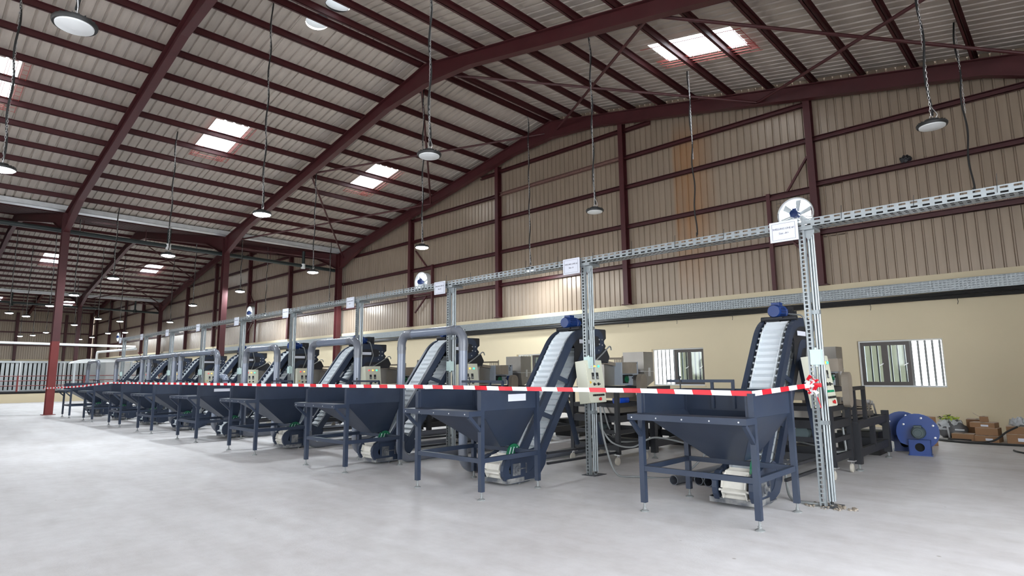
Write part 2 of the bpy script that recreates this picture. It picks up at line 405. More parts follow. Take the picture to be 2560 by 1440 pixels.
for a, b in zip(edges, edges[1:]):
    for gi, z in enumerate(GIR+[9.4]):
        z = [4.88, 6.18, 7.40, 8.47, 9.4][gi] if a > -5 else z+[0, .03, -.03, .04][int(abs(a)) % 4]
        zl = min(ztop(a, ZRA), ztop(b, ZRA))-.4
        if z > max(ztop(a, ZRA), ztop(b, ZRA))-.35: continue
        p, q = a+.06, b-.06
        if z > zl:                # girt stops at the sloping rafter
            k = [p+(q-p)*i/40 for i in range(41)]; k = [v for v in k if ztop(v, ZRA)-.38 > z]
            if len(k) < 4: continue
            p, q = k[0], k[-1]
        mb = MB(); y = G-.03
        mb.box(p, q, y+.08, y+.092, z-.07, z+.07); mb.box(p, q, y-.0, y+.08, z+.058, z+.07); mb.box(p, q, y-.0, y+.08, z-.07, z-.058); mb.box(p, q, y-.0, y+.012, z-.07, z-.03)
        mb.obj('girt', 'rustgirt' if (abs(a+16.34) < .1 and gi == 3) else 'maroon', wall_back)
for f, side in zip(FANX, (1, -1, -1, -1)):   # small jamb frame of each fan
    mb = MB(); j = f-.70 if side > 0 else f+.62
    mb.box(j-.06, j+.04, G-.1, G+.0, 3.49, 6.15); mb.obj('fan_post', 'maroon', wall_back)
    mb = MB(); c = f+.5 if side > 0 else f-.6
    lo, hi = sorted((j, f+.40 if side > 0 else f-.72))
    mb.box(lo, hi, G-.07, G-.0, 5.96, 6.04); mb.box(lo, hi, G-.07, G-.0, 4.86, 4.94)
    e = f+.36 if side > 0 else f-.62
    mb.bar((f-.2*side, G-.05, 6.12), (e, G-.05, 6.95), .07, .05); mb.bar((f-.2*side, G-.05, 4.78), (e, G-.05, 4.1), .07, .05)
    mb.obj('fan_brace', 'maroon', wall_back)

# windows
for k, (a, b) in enumerate(WIN):
    w = tag(link('window_%d' % (k+1), None, None, (a, G, WZ[0])), kind='structure'); L = b-a; H = WZ[1]-WZ[0]
    mb = MB(); t = .035
    for q in ((0, L, 0, t), (0, L, H-t, H), (0, t, t, H-t), (L-t, L, t, H-t)): mb.box(q[0], q[1], .10, .17, q[2], q[3])
    mb.obj('window_frame', 'white', w)
    spans = ((.03, .56, .09), (.53, 1.06, .06)) if k == 0 else ((.70, 1.22, .09), (1.16, L-.03, .06))
    for (p, q, dy) in spans:
        mb = MB(); t = .085
        for r in ((p, q, .035, .035+t), (p, q, H-.035-t, H-.035), (p, p+t, .035+t, H-.035-t), (q-t, q, .035+t, H-.035-t)): mb.box(r[0], r[1], .10+dy*.3, .13+dy*.3, r[2], r[3])
        s = mb.obj('sash', 'brown', w)
        MB().box(p+t, q-t, .112+dy*.3, .116+dy*.3, .035+t, H-.035-t).obj('pane', 'glass', s)
        MB().bar((q-.05, .10+dy*.3, H*.52), (q-.05, .05+dy*.3, H*.5), .02, .02).bar((q-.05, .055+dy*.3, H*.5), (q-.13, .055+dy*.3, H*.46), .02, .02).obj('handle', 'zinc', s)
    for i in range(12):
        xx = L*(i+.7)/12.3; hw_ = .016 if xx < 1.06 else .022; MB().box(xx-hw_, xx+hw_, .18, .208, 0, H).obj('security_bar', 'brown' if (xx < 1.06) == (k == 0) else 'conduit', w)
    MB().box(-.03, L+.03, -.02, .1, -.03, .0).obj('window_sill', 'cream', w)
bw = MB()
for a, b in ((-40, -12.7), (-11.2, -3.75)): bw.box(a, b, G+4.6, G+4.8, -.3, 2.6)
tag(bw.obj('wall_outside', 'outer'), kind='structure')

# ------------------------------------------------------------------ end wall, right wall, rear wall
we = tag(MB().box(XEND-.22, XEND, YB, G, 0, 3.40).obj('wall_end', 'cream'), kind='structure')
y = YB
while y < G+.14:
    w = min(1.0, G+.15-y); mb = MB(); corr(mb, lambda a, z, d, y=y: (XEND-.08-d, y+a, z), w, .2, lambda a: 3.35, lambda a: 9.3); mb.obj('cladding_sheet', 'clad', we); y += w
MB().box(XEND, XEND+.3, G-.35, G, 0, 9.0).obj('corner_column', 'maroon', we)
for yy in (13.9, 9.6, 5.0, .4, -4.2):
    mb = MB(); mb.box(XEND-.05, XEND+.2, yy-.13, yy+.13, 3.0, 8.4); mb.obj('wall_post', 'maroon', we)
for z in (4.9, 6.3, 7.5): MB().box(XEND-.06, XEND+.06, YB, G-.1, z-.07, z+.07).obj('girt', 'maroon', we)
wr = MB()
DOOR = (-6.2, 6.6, 4.8)           # loading door opening in the side wall beside the camera
wr.box(XR, XR+.2, YB, DOOR[0], 0, 7.6); wr.box(XR, XR+.2, DOOR[1], G+.2, 0, 7.6); wr.box(XR, XR+.2, DOOR[0], DOOR[1], DOOR[2], 7.6)
tag(wr.obj('wall_right', 'clad'), kind='structure')
wq = MB()
for a, b, z in ((XEND, -24, 0), (-24, -15, 4.6), (-15, -9, 0), (-9, 1, 4.6), (1, XR, 0)): wq.box(a, b, YB-.2, YB, z, 10.9)
tag(wq.obj('wall_front', 'clad'), kind='structure')

# ------------------------------------------------------------------ roof
ceiling = tag(MB().box(VAL[0]-.3, XR+.2, YB, G+.12, 7.92, 7.96).obj('ceiling', 'roof'), kind='structure')   # flat eave strip over the side wall
SKY_Y = [(6.70, 7.75), (12.72, 13.80), (.72, 1.78), (-5.3, -4.25), (-11.2, -10.15)]
slopes = []
for r, (v0, v1) in zip(RID, zip(VAL, VAL[1:])):
    slopes.append((r, v0, 1)); slopes.append((r, max(v1, XEND-.1), -1))
VENT_Y = [(7.15), (13.1), (1.1), (-4.8)]
def slope_sheet(r, sg, y0, y1, d0, d1, kind='roof_sheet', m='roof'):
    # d measured horizontally from the ridge
    mb = MB(); P = lambda a, d, h: (r+sg*d, y0+a, ZSH-KS*d+h*.8)
    corr(mb, P, y1-y0, .25, lambda a: d0, lambda a: d1, .05); return mb.obj(kind, m, ceiling)
for r, e, sg in slopes:
    D = abs(e-r); ycuts = set([YB, G+.12]); holes = {}
    for a, b in SKY_Y: ycuts |= {a, b}; holes[(a, b)] = ('sky', 6.13, 8.27)
    for v in VENT_Y: ycuts |= {v-.9+.9-.42, v+.42}; 
    ys = sorted(ycuts); segs = []
    for a, b in zip(ys, ys[1:]):
        n = max(1, int(round((b-a)/1.0)))
        for k in range(n): segs.append((a+(b-a)*k/n, a+(b-a)*(k+1)/n))
    for a, b in segs:
        sk = [h for (p, q), h in holes.items() if a >= p-.001 and b <= q+.001]
        vt = [v for v in VENT_Y if abs((a+b)/2-v) < .02 and b-a < .9]
        cuts = []
        if vt: cuts.append((.10, .94, 'vent'))
        if sk: cuts.append((6.13, 8.27, 'sky'))
        d = 0.0
        for c0, c1, what in cuts:
            slope_sheet(r, sg, a, b, d, c0); d = c1
        slope_sheet(r, sg, a, b, d, D)
        for c0, c1, what in cuts:
            if what == 'vent':
                mb = MB(); P = lambda q, s: (r+sg*q, s, ZSH-KS*q)
                ring_plate(mb, P, c0, c1, a, b, (c0+c1)/2, (a+b)/2, .30, 24); mb.obj('vent_plate', 'roof', ceiling)
                q = (c0+c1)/2; c = Vector((r+sg*q, (a+b)/2, ZSH-KS*q))
                dm = MB().lathe(c, [(.30, 0), (.34, .12), (.30, .26), (.16, .36), (.01, .38)], n=20).obj('roof_ventilator', 'dome', ceiling, True)
            else:
                sm = slope_sheet(r, sg, a, b, c0, c1, 'skylight', 'poly'); tag(sm, 'translucent white skylight sheet')
                mb = MB(); P = lambda dd, yy: Vector((r+sg*dd, yy, ZSH-KS*dd-.11))
                for yy in (b+.03, b+.17, a-.03): mb.bar(P(c0-.2, yy), P(c1+.25, yy), .012, .012)
                for i in range(12): dd = c0-.1+(c1-c0+.3)*i/11; mb.bar(P(dd, b+.03), P(dd, b+.17), .008, .008)
                for i in range(8): yy = a+(b-a)*i/7; mb.bar(P(c1+.06, yy), P(c1+.22, yy), .008, .008)
                mb.bar(P(c1+.06, a), P(c1+.06, b), .01, .01); mb.bar(P(c1+.22, a), P(c1+.22, b), .01, .01)
                mb.obj('skylight_guard_mesh', 'mesh', ceiling)
    # purlins
    for k in range(14):
        d = .20 if k == 0 else 1.19+1.11*(k-1)
        if d > D-.2: continue
        mb = MB(); xx = r+sg*d; zt = ZPU-KS*d+.03; zb = zt-.16
        mb.box(xx-.006, xx+.006, YB, G+.05, zb, zt); mb.box(xx-.006, xx+.06, YB, G+.05, zt-.008, zt); mb.box(xx-.06, xx+.006, YB, G+.05, zb, zb+.008)
        mb.box(xx-.06, xx-.052, YB, G+.05, zb, zb+.02)
        mb.obj('purlin', 'maroon', ceiling)
# portal frames
def rafter_profile(r, e):
    sg = 1 if e > r else -1; D = abs(e-r)
    top = [(0, ZRA), (D, ZRA-KS*D)]; f = lambda d, h: (d, ZRA-KS*d-h)
    bot = [f(D-.12, .78), f(D-2.3, .38), f(2.0, .38), f(0, .62)]
    return [(r+sg*d, z) for d, z in top], [(r+sg*d, z) for d, z in bot]
for fi, y in enumerate(FRY):
    fr = link('portal_frame', None, None, (0, y, 0)); tag(fr, kind='structure')
    for r, e, sg in slopes:
        e2 = r+14.7 if sg > 0 else r-14.7
        top, bot = rafter_profile(r, e2)
        if fi == 0: bot = [(p, max(z, 0)) for p, z in bot]
        mb = MB(); bw_ = .11
        poly = top+bot; mb.prism(poly, 'y', -.008, .008)
        pts = [bot[0], bot[1], bot[2], bot[3]]
        for (a, b) in zip(pts, pts[1:]): mb.bar((a[0], 0, a[1]), (b[0], 0, b[1]), .2, .02)
        mb.bar((top[0][0], 0, top[0][1]), (top[1][0], 0, top[1][1]), .2, .02)
        mb.obj('rafter', 'maroon', fr)
    for vx in VAL[:3]:
        zt = ZRA-KS*14.7; mb = MB(); w, d, t = .30, .24, .022
        for z0, z1, key in ((0, 2.72, 'redprimer'), (2.72, zt, 'maroon')) if fi == 2 else ((0, zt, 'maroon'),):
            mb = MB()
            mb.box(vx-w/2, vx-w/2+t, -d/2, d/2, z0, z1); mb.box(vx+w/2-t, vx+w/2, -d/2, d/2, z0, z1); mb.box(vx-w/2+t, vx+w/2-t, -t/2, t/2, z0, z1)
            if z0 == 0: mb.box(vx-.22, vx+.22, -.2, .2, 0, .02)
            mb.obj('column', key, fr)
# roof bracing in the end bay
def brace(p, q, r=.038):
    MB().cyl(p, q, r, 8).obj('brace_tube', 'maroon', ceiling)
zB = lambda x: ztop(x, ZRA)-.30
for r in RID:
    N = [r-14.3, r-7.0, r-.3]; E_ = [r+.3, r+7.5, r+14.0]
    for grp in (N, E_):
        for a, b in zip(grp, grp[1:]):
            if b < XEND+1 or a < XEND+1: continue
            brace((a, 10.45, zB(a)), (b, 16.2, zB(b))); brace((b, 10.45, zB(b)), (a, 16.2, zB(a)))
for vx in VAL[1:3]:
    z = ztop(vx, ZSH)-.06
    g = MB(); g.box(vx-.2, vx+.2, YB, G, z-.13, z-.12); g.box(vx+.19, vx+.2, YB, G, z-.13, z+.06); g.box(vx-.2, vx-.19, YB, G, z-.13, z+.06); g.obj('valley_gutter', 'gutter', ceiling)

# ------------------------------------------------------------------ the nine shelling lines
HX = [-2.153, -4.862, -7.622, -10.508, -13.463, -16.35, -19.273, -22.268, -25.242]
HY = [5.291, 4.593, 4.59, 4.567, 4.614, 4.59, 4.622, 4.598, 4.552]
ORD = ['nearest', 'second', 'third', 'fourth', 'fifth', 'sixth', 'seventh', 'eighth', 'farthest']

# feed hopper: origin = foot of its corner leg, +x along the row, +y towards the gable wall
HW, HD, HR, HT = 1.12, .923, 1.162, .94
def feed_hopper():
    t = thing('feed_hopper', (0, 0, 0), 'x', 'hopper', 'feed hoppers along the row')
    for i, (x, y) in enumerate(((0, 0), (-HW, 0), (0, HD), (-HW, HD))):
        mb = MB().box(x-.026, x+.026, y-.026, y+.026, .085, HR-.01 if x == 0 or y > 0 else HR-.02)
        lg = mb.obj('leg', 'navy', t)
        MB().cyl((x, y, .012), (x, y, .09), .011, 8).lathe((x, y, 0), [(.001, 0), (.042, 0), (.042, .008), (.016, .022), (.016, .04), (.001, .04)], n=12).obj('levelling_foot', 'conduit', lg, True)
    for a, b in (((-HW, 0), (0, 0)), ((-HW, HD), (0, HD)), ((-HW, 0), (-HW, HD)), ((0, 0), (0, HD))):
        MB().bar(a+(.41,), b+(.41,), .04, .05).obj('lower_rail', 'navy', t)
    mb = MB(); mb.box(-HW-.03, .026, -.2, .02, HT-.004, HT+.006); mb.box(-HW-.03, .026, -.205, -.195, HT-.05, HT+.006)
    mb.box(-HW-.03, -HW-.024, -.2, .0, HT-.05, HT); mb.box(.02, .026, -.2, -.02, HT-.05, HT)
    tab = mb.obj('feed_table', 'navy', t)
    mb = MB()
    for i in range(5): x = -HW+.02+i*(HW-.06)/4; mb.lathe((x, -.205, HT-.025), [(.001, -.004), (.007, -.004), (.008, 0)], 'y', 8)
    tag(mb.obj('bolt', 'zinc', tab), kind='stuff')
    for x in (-HW, 0): MB().bar((x, -.185, HT-.05), (x, -.005, .72), .035, .035, (1, 0, 0)).obj('bracket', 'navy', t)
    o = (-.745, -.40, .70, .99, .468); th = .004                 # outlet x0 x1 y0 y1 z
    def quad(*p):
        n = (Vector(p[1])-Vector(p[0])).cross(Vector(p[2])-Vector(p[0])).normalized()*th
        mb.add([Vector(q)-n for q in p]+[Vector(q)+n for q in p], [(0, 1, 2, 3), (7, 6, 5, 4)]+[(i, (i+1) % 4, 4+(i+1) % 4, 4+i) for i in range(4)])
    A, B, C, D_ = (0, 0), (-HW, 0), (-HW, HD), (0, HD); a, b, c, d = (o[1], o[2]), (o[0], o[2]), (o[0], o[3]), (o[1], o[3])
    mb = MB()
    for p, q, r, s in ((A, B, b, a), (B, C, c, b), (C, D_, d, c), (D_, A, a, d)):
        quad(p+(HT-.0,), q+(HT,), r+(o[4],), s+(o[4],))
    mb.obj('funnel', 'navy', t)
    mb = MB()
    for p, q in ((B, C), (C, D_), (D_, A)): quad(p+(HT,), q+(HT,), q+(HR,), p+(HR,))
    mb.box(-HW-.02, .02, HD-.004, HD+.028, HR-.004, HR+.004); mb.box(-.02, .012, 0, HD, HR-.004, HR+.004); mb.box(-HW-.012, -HW+.02, 0, HD, HR-.004, HR+.004)
    mb.box(-.06, .0, -.004, .004, HT, HR); mb.box(-HW, -HW+.05, -.004, .004, HT, HR)
    mb.obj('upper_wall', 'navy', t)
    mb = MB(); y = HD-.03; mb.box(-1.30, -.53, y-.03, y, 1.232, 1.262)
    gb = mb.obj('gate_bar', 'navy', t)
    for x in (-.78, -.55): MB().box(x-.014, x+.014, y-.01, y+.016, .96, 1.25).obj('upright', 'navy', gb)
    MB().cyl((-1.13, y-.04, .99), (-1.13, y-.04, 1.29), .008, 8).sphere((-1.13, y-.04, 1.29), .014, 8, 5).obj('gate_rod', 'black', gb, True)
    mb = MB(); c = (-.38, .90, .33)
    pr = [(c[1]+.13*cos(q), c[2]+.16*sin(q)) for q in [pi*k/10 for k in range(11)]]
    mb.prism(pr, 'x', c[0], c[0]+.02); gs = mb.obj('green_skirt', 'green', t); tag(gs, 'green half-round rubber skirt at the funnel outlet')
    mb = MB()
    for i in range(3): mb.bar((c[0]+.023, c[1]-.10+i*.055, c[2]+.02), (c[0]+.023, c[1]-.06+i*.055, c[2]+.12), .004, .012, (1, 0, 0))
    mb.obj('white_stripe', 'bucket', gs)
    return t

# bucket conveyor: closed chain loop in the (v, z) plane
CU0, CU1 = -.71, -.31
LOOP = fillet([(.80, .30), (.949, .30, .28), (2.133, 1.93, .5), (2.62, 1.93)], 9)
LOOP += [Vector((2.62+.13*cos(q), 1.80+.13*sin(q))) for q in [pi/2-pi*k/8 for k in range(1, 8)]]
LOOP += fillet([(2.62, 1.67), (2.328, 1.67, .14), (1.172, .08, .2), (.80, .08)], 7)
LOOP += [Vector((.80+.11*cos(q), .19+.11*sin(q))) for q in [-pi/2-pi*k/8 for k in range(1, 8)]]
def resample(loop, n):
    L = loop+[loop[0]]; d = [0]
    for a, b in zip(L, L[1:]): d.append(d[-1]+(b-a).length)
    T = d[-1]; out = []; k = 0
    for i in range(n):
        s = T*i/n
        while d[k+1] < s: k += 1
        f = (s-d[k])/max(1e-9, d[k+1]-d[k]); out.append(L[k].lerp(L[k+1], f))
    return out, T
NB = 66
LP, LT = resample(LOOP, NB); PITCH = LT/NB
def bucket_mesh(mb, M4=None, detail=True):
    p = PITCH; u = .122
    prof = [(-.004, -.012), (p*.93, -.040), (p*.97, .036), (p*.88, .056), (p*.76, .014), (p*.1, -.002)]
    n0 = len(mb.v)
    mb.prism(prof, 'x', -u, u)
    if detail:
        mb.box(-u-.003, -u+.006, 0, p*.97, -.02, .046); mb.box(u-.006, u+.003, 0, p*.97, -.02, .046)
        for s in (-1, 1): mb.cyl((s*u, p*.9, .018), (s*(u+.026), p*.9, .018), .011, 8).sphere((s*(u+.026), p*.9, .018), .014, 8, 5)
    if M4 is not None:
        mb.v[n0:] = [tuple(M4 @ Vector(v)) for v in mb.v[n0:]]
def bucket_frame(i):
    a = LP[i]; b = LP[(i+1) % NB]; d = (b-a).normalized(); n = Vector((-d.y, d.x))
    uc = (CU0+CU1)/2
    return Matrix(((1, 0, 0, uc), (0, d.x, n.x, a.x), (0, d.y, n.y, a.y), (0, 0, 0, 1)))
_mb = MB(); bucket_mesh(_mb); BUCKET_ME = _mb.mesh('bucket', 'bucket')
_mb = MB(); bucket_mesh(_mb); BUCKET_TAIL = _mb.mesh('bucket_dusty', 'tailbucket')
_mb = MB()
for i in range(NB): bucket_mesh(_mb, bucket_frame(i), False)
BELT_ME = _mb.mesh('bucket_belt', 'bucket')
def conveyor(individual):
    t = thing('bucket_conveyor', (0, 0, 0), 'x', 'conveyor', 'bucket conveyors along the row')
    if individual:
        for i in range(NB):
            f = bucket_frame(i); o = link('bucket', BUCKET_TAIL if (f[1][3] < .82) else BUCKET_ME, t); o.matrix_local = f
    else: tag(link('bucket_belt', BELT_ME, t), kind='stuff')
    ring = LOOP
    for uc in (CU0+.012, CU1-.012):
        mb = MB(); n = len(ring); hw = .024; vs = []
        for i in range(n):
            d = (ring[(i+1) % n]-ring[i-1]).normalized(); nn = Vector((-d.y, d.x))
            for (du, h) in ((-hw, -.05), (hw, -.05), (hw, .055), (-hw, .055)):
                p = ring[i]+nn*h; vs.append((uc+du, p.x, p.y))
        mb.add(vs, [(i*4+k, i*4+(k+1) % 4, ((i+1) % n)*4+(k+1) % 4, ((i+1) % n)*4+k) for i in range(n) for k in range(4)])
        mb.obj('side_rail', 'navy', t)
        for s in (.25, .62): 
            mb = MB()
            a = Vector((1.52-.571*0, 1.086)); q = Vector((1.14, .52)).lerp(Vector((2.05, 1.78)), s); r = q+Vector((.32, -.10)); mb.bar((uc, q.x, q.y), (uc, r.x, r.y), .012, .06, (0, 0, 1)); mb.obj('cross_web', 'navy', t)
    boot = [(.84, .045), (1.20, .045), (1.32, .085), (1.42, .19), (1.45, .30), (1.40, .33), (1.22, .42), (1.10, .40), (1.0, .33), (.84, .33)]
    for u in (CU0-.006, CU1-.006): MB().prism(boot, 'x', u, u+.012).obj('boot_plate', 'navy', t)
    mb = MB(); mb.box(CU0-.07, CU1+.02, .70, 1.2, .035, .045); mb.box(CU0-.07, CU1+.02, .695, .705, .035, .085); mb.box(CU0-.075, CU0-.065, .70, 1.0, .035, .09); mb.box(CU1+.015, CU1+.025, .70, 1.0, .035, .09)
    mb.cyl((CU0+.08, 1.05, 0), (CU0+.08, 1.05, .04), .02, 8).cyl((CU1-.05, .98, 0), (CU1-.05, .98, .04), .02, 8)
    mb.obj('dust_pan', 'pan', t)
    MB().box(CU1+.008, CU1+.018, .77, 1.06, .085, .315).obj('tail_plate', 'navy', t)
    mb = MB(); mb.box(CU1+.006, CU1+.035, .80, .92, .12, .26); mb.lathe((CU1+.03, .86, .19), [(.045, 0), (.045, .02), (.018, .024), (.018, .05), (.001, .05)], 'x', 14); mb.bar((CU1+.02, .92, .19), (CU1+.02, 1.04, .19), .012, .012); mb.box(CU1+.006, CU1+.02, 1.03, 1.05, .13, .25)
    mb.obj('bearing_block', 'pan', t)
    head = [(2.08, 1.42), (2.30, 1.46), (2.44, 1.53), (2.72, 1.62), (2.80, 1.66), (2.85, 1.74), (2.79, 1.80), (2.86, 1.85), (2.86, 1.975), (2.55, 1.985), (2.30, 1.965), (2.12, 1.90), (2.02, 1.80), (2.10, 1.70)]
    for u in (CU0-.008, CU1-.004): MB().prism(head, 'x', u, u+.012).obj('head_plate', 'black', t)
    mb = MB(); mb.box(CU0, CU1, 2.66, 2.84, 1.955, 1.985); mb.box(CU0, CU1, 2.84, 2.86, 1.85, 1.985); mb.obj('head_cover', 'black', t)
    mb = MB()
    for v, z in ((2.68, 1.83), (2.75, 1.83), (2.68, 1.76), (2.75, 1.75), (2.66, 1.67)): mb.lathe((CU1+.008, v, z), [(.012, 0), (.012, .01), (.001, .012)], 'x', 8)
    tag(mb.obj('bolt', 'zinc', t), kind='stuff')
    MB().bar((CU1+.020, 2.19, 1.79), (CU1+.020, 2.48, 1.79), .002, .055, (0, 0, 1)).obj('label_strip', 'paper', t)
    mt = MB(); uc = (CU0+CU1)/2-.03
    mt.lathe((uc, 2.12, 2.07), [(.001, .05), (.07, .05), (.082, .07), (.082, .10), (.076, .105), (.076, .27), (.088, .275), (.088, .30), (.06, .33), (.06, .38)], 'y', 18)
    for k in range(14): q = 2*pi*k/14; mt.bar((uc+.08*cos(q), 2.23, 2.07+.08*sin(q)), (uc+.08*cos(q), 2.38, 2.07+.08*sin(q)), .006, .012, (cos(q), 0, sin(q)))
    mt.box(uc-.05, uc+.05, 2.24, 2.34, 2.135, 2.18)
    m = mt.obj('drive_motor', 'motor', t, True); tag(m, 'blue electric motor on top of the conveyor head')
    MB().box(uc-.075, uc+.075, 2.50, 2.66, 1.99, 2.15).lathe((uc+.075, 2.58, 2.07), [(.05, 0), (.05, .012), (.02, .014), (.02, .05), (.001, .05)], 'x', 14).obj('gearbox', 'black', m, True)
    MB().box(uc-.11, uc+.10, 2.16, 2.66, 1.975, 1.99).box(uc-.12, uc+.05, 2.2, 2.5, 1.93, 1.98).obj('motor_plate', 'black', m)
    MB().cyl((CU0, 2.22, 1.975), (CU1+.02, 2.22, 1.975), .032, 10).obj('head_bar', 'black', t, True)
    for u in (CU0-.02, CU1+.02): MB().bar((u, 2.2, 1.47), (u, 2.66, .30), .05, .05, (1, 0, 0)).obj('strut', 'navy', t)
    for z, u in ((.20, CU1+.04), (.33, CU1+.04)): MB().bar((u, 1.42, z), (u, 3.0, z-.02), .03, .03).obj('base_rail', 'black', t)
    MB().tube(bend3([(uc, 2.5, 2.06), (CU1+.02, 2.45, 2.02), (CU1+.03, 2.52, 1.75), (CU1+.03, 2.42, 1.50), (CU1+.12, 2.34, 1.46)], .06), .011, 6).obj('motor_cable', 'conduit', t, True)
    MB().tube(bend3([(CU1+.1, 2.38, 1.47), (CU1+.05, 2.7, 1.62), (CU1+.03, 2.95, 1.76), (CU1+.02, 2.97, 1.68)], .05), .010, 6).obj('sensor_cable', 'conduit', t, True)
    return t

# control cabinet: face towards +x, leaning back
def cabinet():
    t = thing('control_cabinet', (0, 0, 0), 'x', 'control cabinet', 'control cabinets along the row')
    MB().box(-.17, 0, 0, .37, 0, .57).obj('housing', 'cab', t)
    MB().box(0, .008, .006, .364, .006, .564).obj('door', 'cab', t)
    def lampb(y, z, m, r=.016): 
        b = MB().lathe((.008, y, z), [(r*1.35, 0), (r*1.35, .006), (r, .008)], 'x', 14).obj('lamp_ring', 'zinc', t, True)
        MB().lathe((.014, y, z), [(r, 0), (r*.95, .014), (r*.5, .02), (.001, .021)], 'x', 14).obj('pilot_lamp', m, b, True)
    for y, m in ((.085, 'red'), (.175, 'amb'), (.265, 'grn')): lampb(y, .485, m)
    for y in (.125, .225):
        d = MB().box(.008, .014, y-.024, y+.024, .31, .40).obj('display', 'black', t)
        MB().box(.0142, .016, y-.018, y+.018, .318, .35).obj('key_strip', 'conduit', d)
    MB().lathe((.009, .055, .27), [(.026, 0), (.026, .003), (.001, .003)], 'x', 3).obj('warning_label', 'yellow', t)
    for y in (.13, .225):
        MB().lathe((.008, y, .245), [(.02, 0), (.02, .012), (.001, .013)], 'x', 12).bar((.02, y-.016, .25), (.036, y+.014, .24), .012, .012).obj('selector_knob', 'rubber', t)
    for i in range(6): MB().lathe((.008, .085+i*.044, .165), [(.014, 0), (.013, .01), (.001, .012)], 'x', 10).obj('push_button', 'greenbtn', t, True)
    for i in range(6): MB().box(.008, .026, .07+i*.044, .096+i*.044, .085, .11).obj('toggle_switch', 'rubber', t)
    MB().lathe((.008, .21, .045), [(.012, 0), (.012, .012), (.022, .016), (.022, .028), (.001, .032)], 'x', 14).obj('stop_button', 'redbtn', t, True)
    MB().box(-.13, -.05, .15, .23, .57, .585).obj('cable_gland', 'black', t)
    return t

